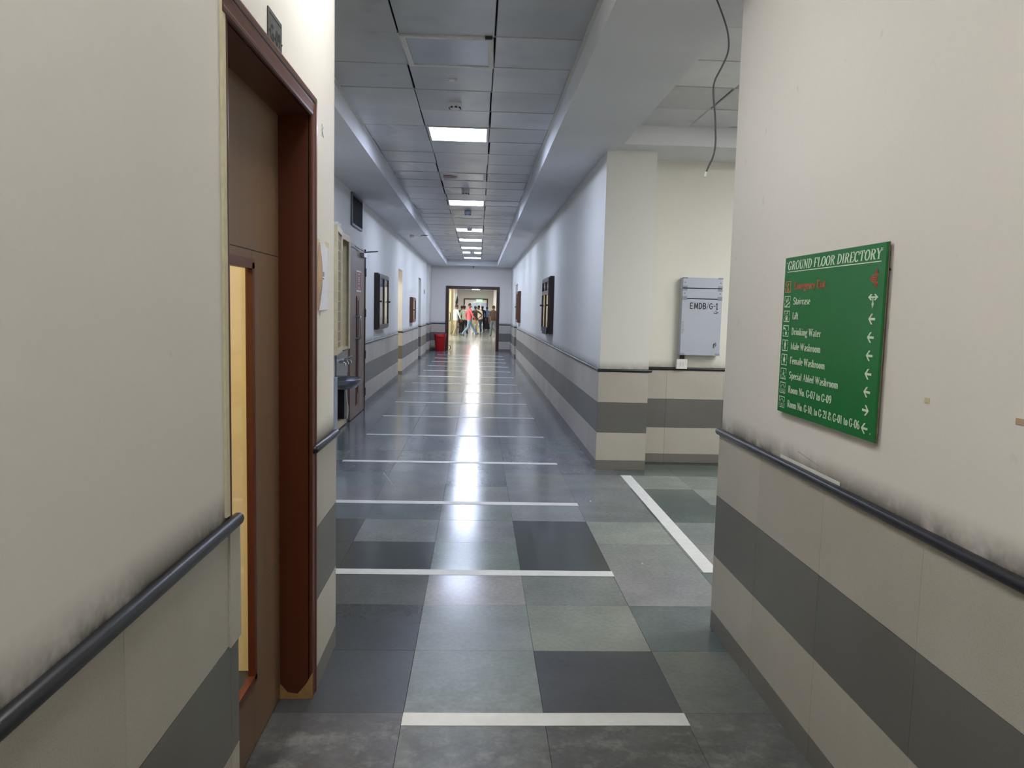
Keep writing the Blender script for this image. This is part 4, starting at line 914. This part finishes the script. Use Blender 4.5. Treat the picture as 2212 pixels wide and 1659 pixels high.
# framed notice boards
def board(name, label, side, y0, y1, z0, z1, wood, panes, depth=0.065, transom=0.0, tray=False):
    """side +1: on the right wall (faces -x), -1: on the left wall"""
    px = XR if side > 0 else XC; s = -1 if side > 0 else 1
    t = thing(name, label, 'notice board', (px, y0, z0)); W_, H_ = y1-y0, z1-z0
    def bx(d0, d1, a, b, c, d): m = MB(); xs = sorted((s*d0, s*d1)); return m.bbox(xs[0], xs[1], a, b, c, d, 0.002)
    f = 0.06
    bx(0, 0.012, 0.01, W_-0.01, 0.01, H_-0.01).build('back_board', wood, t)
    bx(0, depth, 0, f*0.5, 0, H_).build('frame_side', wood, t); bx(0, depth, W_-f*0.5, W_, 0, H_).build('frame_side', wood, t)
    bx(0, depth, f*0.5, W_-f*0.5, H_-f*0.6, H_).build('frame_top', wood, t); bx(0, depth, f*0.5, W_-f*0.5, 0, f*0.6).build('frame_bottom', wood, t)
    n = len(panes); pw = (W_-f)/n
    for i, mt in enumerate(panes):
        a, b = f*0.5+pw*i, f*0.5+pw*(i+1)
        bx(depth-0.018, depth-0.010, a+0.03, b-0.03, f, H_-f).build('pin_panel', mt, t)
        dr = bx(depth, depth+0.02, a+0.002, a+f*0.8, f*0.3, H_-f*0.3).build('glazed_door', wood, t)
        bx(depth, depth+0.02, b-f*0.8, b-0.002, f*0.3, H_-f*0.3).build('stile', wood, dr)
        bx(depth, depth+0.02, a+f*0.8, b-f*0.8, H_-f*1.3, H_-f*0.3).build('rail', wood, dr); bx(depth, depth+0.02, a+f*0.8, b-f*0.8, f*0.3, f*1.3).build('rail', wood, dr)
        if transom: bx(depth, depth+0.02, a+f*0.8, b-f*0.8, H_-transom-0.03, H_-transom+0.03).build('rail', wood, dr)
        bx(depth+0.008, depth+0.011, a+f*0.8, b-f*0.8, f*1.2, H_-f*1.2).build('glass', 'glass', dr)
        MB().lathe([(0.012, 0), (0.016, 0.02), (0.010, 0.03)], (s*(depth+0.02) if s > 0 else s*(depth+0.05), (a+0.03) if i == 0 else (b-0.03), H_*0.5), 10, 'x').build('knob', 'plastic_dark', dr)
    if tray:
        for q in range(3): bx(depth+0.02, depth+0.035, 0.08+0.28*q, 0.26+0.28*q, -0.01, 0.10).build('bottom_clip', 'vent', t)
    return t
board('notice_board', 'large dark framed glazed notice board on the left wall past the washroom door', -1, 12.2, 13.5, 1.09, 1.97, 'board_wood', ('pin_blue', 'pin_cream'))
board('notice_board', 'small brown framed glazed notice board between the left doorways', -1, 18.5, 19.35, 1.09, 1.69, 'board_brown', ('pin_cream',))
board('notice_board', 'large dark framed notice board with two glazed doors on the right wall', 1, 11.6, 12.82, 1.10, 1.965, 'board_wood', ('pin_cream', 'pin_cream'), transom=0.24, tray=True)
board('notice_board', 'brown framed notice board near the far end of the right wall', 1, 20.65, 21.65, 1.11, 1.95, 'board_brown', ('pin_cream', 'pin_cream'))
tag(MB().box(XC, XC+0.003, 23.15, 23.65, 1.86, 1.98).build('wall_paper_notice', 'grey_print'), 'small dark paper notice high on the far left wall', 'notice')
tag(MB().box(XC, XC+0.003, 23.15, 23.65, 1.55, 1.83).build('wall_paper_notice', 'paper'), 'pale printed sheet below the dark notice on the far left wall', 'notice')

# loose fitting in the left soffit
t = thing('loose_soffit_fitting', 'broken downlight hanging out of its hole in the left soffit', 'light fitting', (-1.22, 15.6, ZS))
MB().lathe([(0.075, 0.0), (0.075, -0.004)], (0.12, 0.1, 0), 16).build('hole', 'concealed', t)
MB().lathe([(0.095, 0.0), (0.095, -0.003)], (0.12, 0.1, 0.001), 16).build('hole_ring', 'plastic_white', t)
MB().tube(smooth_pts([(0.10, 0.1, -0.004), (0.04, 0.08, -0.03), (-0.03, 0.05, -0.02), (-0.09, 0.02, -0.03)]), 0.004, 6).build('wire', 'plastic_white', t, True)
MB().tube([(-0.09, 0.02, -0.035), (-0.155, 0.0, -0.04)], [0.028, 0.034], 12).build('lamp_body', 'plastic_white', t, True)

# ceiling devices
def detector(x, y, label, r=0.052, h=0.042, mat='plastic_white'):
    t = thing('smoke_detector', label, 'smoke detector', (x, y, ZC), group='ceiling smoke detectors')
    MB().lathe([(r*1.02, 0.004), (r*1.02, -0.008), (r, -0.010), (r, -h*0.62), (r*0.92, -h*0.70), (r*0.72, -h), (0.004, -h)], (0, 0, 0), 20).build('body', mat, t, True)
    for k in range(8):
        a = 2*math.pi*k/8+0.2; c, s = math.cos(a), math.sin(a); m = MB().box(-0.009, 0.009, -0.003, 0.003, -0.006, 0.006)
        m.v = [(c*(r*0.86+p[1])-s*p[0], s*(r*0.86+p[1])+c*p[0], -h*0.82+p[2]) for p in m.v]; m.build('vent_slot', 'plastic_dark', t)
    return t
detector(xm, 6.30, 'white smoke detector just before the nearest lit light panel')
detector(xm+0.01, 10.70, 'smoke detector between the first and second lit light panels', 0.055, 0.075)
detector(xm+0.01, 12.95, 'dark domed detector just past the second lit light panel', 0.055, 0.085, 'panel_corner')
detector(xm+0.01, 15.60, 'smoke detector silhouetted before the third lit light panel', 0.055, 0.07)
detector(xm+0.01, 22.10, 'smoke detector hiding part of the sixth lit light panel', 0.06, 0.09)
t = thing('junction_plate', 'small white plate screwed to the ceiling near the unlit panel', 'ceiling plate', (xm, 5.655, ZC))
MB().bbox(-0.034, 0.034, -0.018, 0.018, -0.010, 0.002, 0.004).build('cover', 'plastic_white', t)
for x in (-0.024, 0.024): MB().lathe([(0.004, -0.012), (0.004, -0.009)], (x, -0.008, 0), 8).build('screw', 'plastic_dark', t)
t = thing('sprinkler_head', 'small sprinkler head in the soffit at the corridor end', 'sprinkler', (xm+0.02, 26.45, ZS))
MB().lathe([(0.035, 0.0), (0.035, -0.008), (0.012, -0.012), (0.012, -0.05)], (0, 0, 0), 12).build('body', 'plastic_dark', t); MB().lathe([(0.028, -0.052), (0.028, -0.058)], (0, 0, 0), 12).build('deflector', 'plastic_dark', t)

# red bin by the end doorway
t = thing('waste_bin', 'red plastic swing lid waste bin in the left corner by the end doorway', 'bin', (-1.27, 26.35, 0))
m = MB(); n = 20
def sq(a, w, d): # rounded square ring
    c, s = math.cos(a), math.sin(a); k = (abs(c)**4+abs(s)**4)**-0.25; return (w*c*k, d*s*k)
for w, d, z in ((0.145, 0.13, 0.0), (0.150, 0.135, 0.01), (0.185, 0.165, 0.46), (0.196, 0.175, 0.47), (0.196, 0.175, 0.50)):
    for k in range(n): p = sq(2*math.pi*k/n, w, d); m.v.append((p[0], p[1], z))
for i in range(4):
    for k in range(n): m.f.append((i*n+k, i*n+(k+1)%n, (i+1)*n+(k+1)%n, (i+1)*n+k))
m.f.append(tuple(range(n))[::-1]); m.build('bucket', 'bin_red', t, True)
m = MB()
for w, d, z in ((0.200, 0.178, 0.495), (0.196, 0.170, 0.53), (0.165, 0.12, 0.555)):
    for k in range(n):
        p = sq(2*math.pi*k/n, w, d); m.v.append((p[0], p[1], z+(0.09*abs(p[0]/0.2)**3 if z > 0.5 else 0)))
for i in range(2):
    for k in range(n): m.f.append((i*n+k, i*n+(k+1)%n, (i+1)*n+(k+1)%n, (i+1)*n+k))
m.f.append(tuple(2*n+k for k in range(n))); m.build('swing_lid', 'bin_red', t, True)

# ------------------------------------------------------------------ doorways at the end
def big_frame(name, label, y, x0, x1, zt, w=0.10, d=0.20):
    t = thing(name, label, 'door frame', (0, y, 0), kind='structure')
    MB().bbox(x0, x0+w, -0.025, d+0.02, 0, zt, 0.006).build('jamb', 'wood_frame', t); MB().bbox(x1-w, x1, -0.025, d+0.02, 0, zt, 0.006).build('jamb', 'wood_frame', t)
    MB().bbox(x0+w, x1-w, -0.025, d+0.02, zt-w, zt, 0.006).build('head', 'wood_frame', t); return t
big_frame('door_3', 'dark brown frame of the wide doorway at the corridor end', YE, -1.12, 0.715, 2.215)
big_frame('door_7', 'dark frame of the second doorway beyond the people', 60.0, -1.14, 0.72, 2.25, 0.10)
# open leaf of the end doorway, folded back on the left
DL = thing('open_door_leaf', 'cream door leaf folded open just inside the end doorway', 'door', (-1.03, YE+0.24, 0), rz=math.radians(94))
MB().bbox(0.0, 0.85, -0.02, 0.02, 0.01, 2.08, 0.003).build('leaf', 'cream_strip', DL)
MB().tube(smooth_pts([(0.40, -0.02, 1.30), (0.40, -0.075, 1.28), (0.40, -0.08, 1.15), (0.40, -0.075, 1.02), (0.40, -0.02, 1.00)], 3), 0.012, 8).build('pull_handle', 'steel', DL, True)
DL = thing('open_door_leaf', 'brown door leaf folded open at the right of the end doorway', 'door', (0.64, YE+0.24, 0), rz=math.radians(86))
MB().bbox(0.0, 0.85, -0.02, 0.02, 0.01, 2.05, 0.003).build('leaf', 'wood_frame', DL)
t = thing('door_stop_hook', 'thin black loop of a door stop at the left foot of the end doorway', 'door stop', (-0.99, YE-0.03, 0))
MB().tube(smooth_pts([(0.0, 0, 0.01), (0.05, 0, 0.06), (0.06, 0, 0.12), (0.03, 0, 0.18), (-0.01, 0, 0.20)]), 0.010, 8).build('loop', 'plastic_dark', t, True)
# exit sign and glazed doors beyond
EX = thing('exit_sign', 'lit green exit sign hanging in the second doorway', 'exit sign', (0.06, 59.8, 1.98))
MB().bbox(-0.24, 0.24, -0.03, 0.03, 0.0, 0.20, 0.006).build('housing', 'exit_green', EX)
on_plane(sans_text('EXIT', 0.28, 0.11), (-0.17, -0.032, 0.045), (1, 0, 0), (0, 0, 1)).build('lettering', 'exit_white', EX)
for x in (-0.18, 0.18): MB().tube([(x, 0, 0.2), (x, 0, 0.30)], 0.006, 6).build('hanger', 'chrome', EX)
GD = thing('glazed_double_door', 'pair of blue glazed doors far beyond the second doorway', 'door', (0.12, 69.6, 0))
for s in (-1, 1):
    lf = MB().box(min(0, s*0.82)+0.02, max(0, s*0.82)-0.02, -0.02, 0.02, 0.0, 0.14).build('door_leaf', 'plastic_white', GD)
    for a, b, c, d in ((0.02, 0.09, 0.14, 2.1), (0.73, 0.80, 0.14, 2.1), (0.09, 0.73, 2.0, 2.1), (0.09, 0.73, 0.95, 1.05)):
        MB().box(min(s*a, s*b), max(s*a, s*b), -0.02, 0.02, c, d).build('stile', 'plastic_white', lf)
    for c, d in ((0.14, 0.95), (1.05, 2.0)): MB().box(min(s*0.09, s*0.73), max(s*0.09, s*0.73), -0.004, 0.004, c, d).build('pane', 'pane_light', lf)
# mop leaning on the hall wall
t = thing('standing_mop', 'dark mop standing upside down against the far hall wall', 'mop', (XC+0.10, 54.0, 0))
MB().tube([(0.0, 0, 0.0), (0.0, 0, 1.75)], 0.014, 8).build('handle', 'wood_frame', t)
MB().tube([(0, 0, 1.70), (0.02, 0, 1.85), (0.05, 0, 2.05), (0.03, 0, 2.3)], [0.03, 0.09, 0.07, 0.02], 10).build('mop_head', 'plastic_dark', t, True)

# ------------------------------------------------------------------ people in the far hall
PM = {}
def pmat(rgb, rough=0.8):
    if rgb not in PM: PM[rgb] = plain('cloth_%02x%02x%02x' % rgb, s4(*rgb), rough, var=0.10, scale=18)
    return PM[rgb]
SKIN = (116, 80, 62); HAIR = (18, 15, 15)
def person(label, x, y, rz, height, shirt, trousers, pose, shoe=(30, 28, 30), sleeve='long', hair=HAIR, lean=0.0, head_turn=0.0, skirt=False, bag=None):
    """local axes: +y is the way the person faces. pose holds arm and leg joint offsets."""
    H = height/1.75
    J = {}; E_ = []; Rr = {}; Z = {}
    def j(n, p, r, zone): J[n] = Vector(p); Rr[n] = r if isinstance(r, tuple) else (r, r); Z[n] = zone
    def e(a, b): E_.append((a, b))
    lx = lambda z: lean*(z-0.9)
    j('pelvis', (0, 0, 0.94), (0.155, 0.115), 'leg'); j('waist', (0, lx(1.08), 1.08), (0.140, 0.105), 'top'); j('chest', (0, lx(1.28), 1.28), (0.165, 0.115), 'top')
    j('collar', (0, lx(1.43), 1.43), (0.105, 0.085), 'top'); j('neck', (0, lx(1.50)+0.005, 1.50), 0.056, 'skin')
    c, s = math.cos(head_turn), math.sin(head_turn)
    hd = lambda a, b, zz: (a*c-b*s, lx(zz)+0.01+a*s+b*c, zz)
    j('jaw', hd(0, 0.022, 1.565), (0.066, 0.072), 'skin'); j('face', hd(0, 0.012, 1.63), (0.076, 0.092), 'skin'); j('crown', hd(0, 0.0, 1.695), (0.066, 0.078), 'skin')
    j('nose', hd(0, 0.112, 1.615), 0.013, 'skin')
    for sd in (-1, 1): j('ear%d' % sd, hd(sd*0.082, 0.0, 1.62), (0.012, 0.02), 'skin')
    for a, b in (('pelvis', 'waist'), ('waist', 'chest'), ('chest', 'collar'), ('collar', 'neck'), ('neck', 'jaw'), ('jaw', 'face'), ('face', 'crown'), ('face', 'nose'), ('face', 'ear-1'), ('face', 'ear1')): e(a, b)
    for sd, k in ((-1, 'l'), (1, 'r')):
        P_ = pose
        sh = Vector((sd*0.185, lx(1.40), 1.40)); el = sh + Vector(P_.get(k+'el', (sd*0.05, -0.02, -0.29))); wr = el + Vector(P_.get(k+'wr', (sd*0.01, 0.05, -0.25)))
        j(k+'sh', sh, 0.066, 'top'); j(k+'ua', sh.lerp(el, 0.55), 0.050, 'top'); j(k+'el', el, 0.043, 'top'); j(k+'fa', el.lerp(wr, 0.45), 0.040, 'top' if sleeve == 'long' else 'skin'); j(k+'wr', wr, 0.029, 'skin')
        if sleeve == 'short': Z[k+'el'] = 'skin'
        d = (wr-el).normalized(); sidev = d.cross(Vector((sd, 0, 0))); sidev = sidev.normalized() if sidev.length > 0.1 else Vector((0, 1, 0)); thick = d.cross(sidev).normalized()
        pm = wr + d*0.075; j(k+'pm', pm, (0.034, 0.020), 'skin')
        for q, (off, ln) in enumerate(((-0.030, 0.068), (-0.010, 0.078), (0.010, 0.074), (0.028, 0.060))):
            f1 = pm + sidev*off + d*ln*0.55 + thick*0.006; f2 = pm + sidev*off*1.05 + d*ln*0.98 + thick*0.026*(-sd)
            j(k+'f%da' % q, f1, 0.0095, 'skin'); j(k+'f%db' % q, f2, 0.008, 'skin'); e(k+'pm', k+'f%da' % q); e(k+'f%da' % q, k+'f%db' % q)
        t1 = wr + d*0.045 + sidev*0.046; j(k+'t1', t1, 0.011, 'skin'); j(k+'t2', t1 + d*0.042 + sidev*0.012, 0.009, 'skin'); e(k+'wr', k+'t1'); e(k+'t1', k+'t2')
        for a, b in (('chest' if False else 'collar', k+'sh'), (k+'sh', k+'ua'), (k+'ua', k+'el'), (k+'el', k+'fa'), (k+'fa', k+'wr'), (k+'wr', k+'pm')): e(a, b)
        hp = Vector((sd*0.090, 0, 0.86)); kn = hp + Vector(P_.get(k+'kn', (sd*0.01, 0.02, -0.41))); an = kn + Vector(P_.get(k+'an', (0, -0.03, -0.37)))
        an.z = max(an.z, 0.075)
        f = Vector(P_.get(k+'toe', (sd*0.04, 0.15, -0.045)))
        j(k+'hp', hp, (0.098, 0.105), 'leg'); j(k+'th', hp.lerp(kn, 0.5), 0.084, 'leg'); j(k+'kn', kn, 0.064, 'leg'); j(k+'cf', kn.lerp(an, 0.4), 0.062, 'leg'); j(k+'an', an, 0.050, 'leg'); j(k+'to', an+f, (0.040, 0.032), 'shoe'); j(k+'he', an+Vector((0, -0.05, -0.04)), (0.036, 0.034), 'shoe')
        for a, b in (('pelvis', k+'hp'), (k+'hp', k+'th'), (k+'th', k+'kn'), (k+'kn', k+'cf'), (k+'cf', k+'an'), (k+'an', k+'to'), (k+'an', k+'he')): e(a, b)
    names_ = list(J); idx = {n: i for i, n in enumerate(names_)}
    me = bpy.data.meshes.new('sk'); me.from_pydata([tuple(J[n]*H) for n in names_], [(idx[a], idx[b]) for a, b in E_], [])
    o = bpy.data.objects.new('sk', me); COL.objects.link(o)
    o.modifiers.new('s', 'SKIN').use_smooth_shade = True
    for i, n in enumerate(names_):
        sv = me.skin_vertices[0].data[i]; sv.radius = (Rr[n][0]*H, Rr[n][1]*H); sv.use_root = (n == 'pelvis')
    sb = o.modifiers.new('d', 'SUBSURF'); sb.levels = 2; sb.render_levels = 2
    bpy.context.view_layer.update()
    bmz = bpy.data.meshes.new_from_object(o.evaluated_get(bpy.context.evaluated_depsgraph_get()))
    bpy.data.objects.remove(o); bpy.data.meshes.remove(me); bmz.name = 'body'
    zones = {'skin': 0, 'top': 1, 'leg': 2, 'shoe': 3}
    bmz.materials.clear()
    for mt in (pmat(SKIN, 0.6), pmat(shirt), pmat(trousers), pmat(shoe, 0.5)): bmz.materials.append(mt)
    pts = []
    for a, b in E_:
        for q in (0.12, 0.37, 0.63, 0.88):
            zone = Z[a] if q < 0.5 else Z[b]
            pts.append((J[a].lerp(J[b], q)*H, zones[zone], 0.8*H*(min(Rr[a])*(1-q)+min(Rr[b])*q)))
    for p in bmz.polygons:
        cc = p.center; p.material_index = min(pts, key=lambda t_: (t_[0]-cc).length-t_[2])[1]
        if p.material_index in (1, 2) and 0.75*H < cc.z < 1.10*H and abs(cc.x) < 0.20*H: p.material_index = 1 if cc.z > 0.885*H else 2
        p.use_smooth = True
    zmin = min(v.co.z for v in bmz.vertices)
    t = thing('person', label, 'person', (x, y, -zmin), rz, 'people in the far hall')
    link('body', bmz, t)
    # hair: cap around the back and top of the skull
    hv = MB(); n1, n2 = 14, 8; cen = J['face'].lerp(J['crown'], 0.45)
    for a in range(n2+1):
        for b in range(n1):
            th = 2*math.pi*b/n1
            fr_ = math.sin(th)*c - math.cos(th)*s          # +1 towards the face: higher hairline there, nape at the back
            ph = math.pi*(0.60-0.20*fr_-(0.06 if fr_ > 0.5 else 0))*a/n2
            dv = Vector((math.sin(ph)*math.cos(th), math.sin(ph)*math.sin(th), math.cos(ph)))
            rr_ = 1.0+0.03*math.sin(5*th+2*a)+random.uniform(-0.015, 0.015); rr_ *= 0.93 if a == n2 else 1.0
            hv.v.append(tuple((cen + Vector((dv.x*0.092*rr_, dv.y*0.108*rr_, dv.z*0.104*rr_+0.010)))*H))
    for a in range(n2):
        for b in range(n1): hv.f.append((a*n1+b, a*n1+(b+1) % n1, (a+1)*n1+(b+1) % n1, (a+1)*n1+b))
    ho = hv.build('hair', pmat(hair, 0.6), t, True)
    # eyes and mouth
    for sd in (-1, 1):
        q = Vector(hd(sd*0.030, 0.096, 1.645))*H; MB().lathe([(0.009, -0.004), (0.009, 0.004)], q, 8, 'y').build('eye', pmat((24, 20, 20)), t)
    q = Vector(hd(0, 0.096, 1.575))*H; MB().lathe([(0.020, -0.004), (0.016, 0.005)], q, 8, 'y').build('mouth', pmat((120, 62, 56)), t)
    if skirt:
        sk = MB(); n = 18
        for z, w, d in ((0.98, 0.165, 0.125), (0.80, 0.20, 0.16), (0.45, 0.21, 0.18), (0.10, 0.23, 0.20)):
            for k in range(n): a = 2*math.pi*k/n; r_ = 1+0.05*math.sin(a*6)*(1-z); sk.v.append((w*r_*math.cos(a)*H, d*r_*math.sin(a)*H, z*H))
        for i in range(3):
            for k in range(n): sk.f.append((i*n+k, i*n+(k+1) % n, (i+1)*n+(k+1) % n, (i+1)*n+k))
        sk.build('long_skirt', pmat(trousers), t, True)
    if bag:
        MB().bbox(-0.15*H, 0.15*H, -0.27*H, -0.11*H, 0.98*H, 1.40*H, 0.05).build('backpack', pmat(bag), t, True)
    return t
walk = dict(lkn=(-0.02, 0.20, -0.38), lan=(0, 0.08, -0.40), rkn=(0.02, -0.10, -0.40), ran=(0, -0.26, -0.34), ltoe=(-0.02, 0.15, -0.02), rtoe=(0.02, 0.12, -0.08), lel=(-0.06, -0.10, -0.27), lwr=(0, 0.06, -0.25), rel=(0.06, 0.10, -0.26), rwr=(-0.02, 0.14, -0.20))
still = dict()
amble = dict(lkn=(-0.02, 0.10, -0.40), lan=(0, 0.00, -0.38), rkn=(0.02, -0.04, -0.41), ran=(0, -0.14, -0.36), lel=(-0.06, 0.02, -0.28), lwr=(0, 0.12, -0.23), rel=(0.06, 0.06, -0.27), rwr=(-0.02, 0.14, -0.22))
shift = dict(lkn=(-0.03, 0.04, -0.41), lan=(-0.02, -0.05, -0.37), rkn=(0.06, 0.05, -0.40), ran=(0.04, -0.04, -0.37))
hip = dict(rel=(0.24, -0.06, -0.20), rwr=(-0.17, 0.04, -0.16), rkn=(0.04, 0.06, -0.40), ran=(0.04, -0.03, -0.37))
fold = dict(lel=(-0.05, 0.04, -0.28), lwr=(0.14, 0.20, 0.04), rel=(0.05, 0.04, -0.28), rwr=(-0.14, 0.20, 0.02))
stride = dict(lkn=(-0.02, 0.26, -0.35), lan=(0, 0.22, -0.36), rkn=(0.02, -0.10, -0.40), ran=(0, -0.30, -0.31), ltoe=(-0.02, 0.15, 0.0), rtoe=(0.02, 0.11, -0.10), lel=(-0.10, -0.12, -0.26), lwr=(0, 0.10, -0.24), rel=(0.10, 0.08, -0.27), rwr=(-0.02, 0.16, -0.18))
person('person in a pale shirt and khaki trousers walking at the left of the doorway', -1.24, 42.4, math.radians(-55), 1.66, (180, 194, 202), (140, 128, 112), amble, (196, 184, 160), lean=0.10)
person('person in black half hidden behind the pale blue shirt', -0.98, 46.6, math.radians(10), 1.62, (24, 24, 30), (26, 26, 30), still)
person('person in a pale blue shirt and dark trousers with back turned', -0.80, 44.3, math.radians(-8), 1.64, (186, 204, 208), (34, 36, 44), shift)
person('person in a pink shirt and light jeans striding past the others', -0.50, 42.2, math.radians(-70), 1.77, (196, 84, 98), (98, 128, 160), stride, lean=0.04, head_turn=-0.25)
person('person in a black shirt and cream trousers with hand on hip', -0.17, 45.5, math.radians(4), 1.63, (34, 30, 32), (214, 198, 158), hip, sleeve='short')
person('person in a white shirt and jeans looking left', 0.03, 47.4, math.radians(24), 1.66, (226, 222, 210), (56, 68, 92), shift, (206, 206, 204), head_turn=0.9)
person('person in dark navy standing in front of the second doorway', 0.27, 51.5, math.radians(0), 1.66, (24, 24, 40), (26, 28, 44), still)
person('person in a blue shirt and long dark skirt with back turned', 0.60, 54.5, math.radians(-6), 1.62, (84, 112, 156), (20, 22, 40), fold, skirt=True)
person('person in a brown shirt with backpack standing at the right of the doorway', 0.82, 42.4, math.radians(-8), 1.65, (72, 52, 50), (84, 96, 116), shift, bag=(58, 42, 40), sleeve='short')
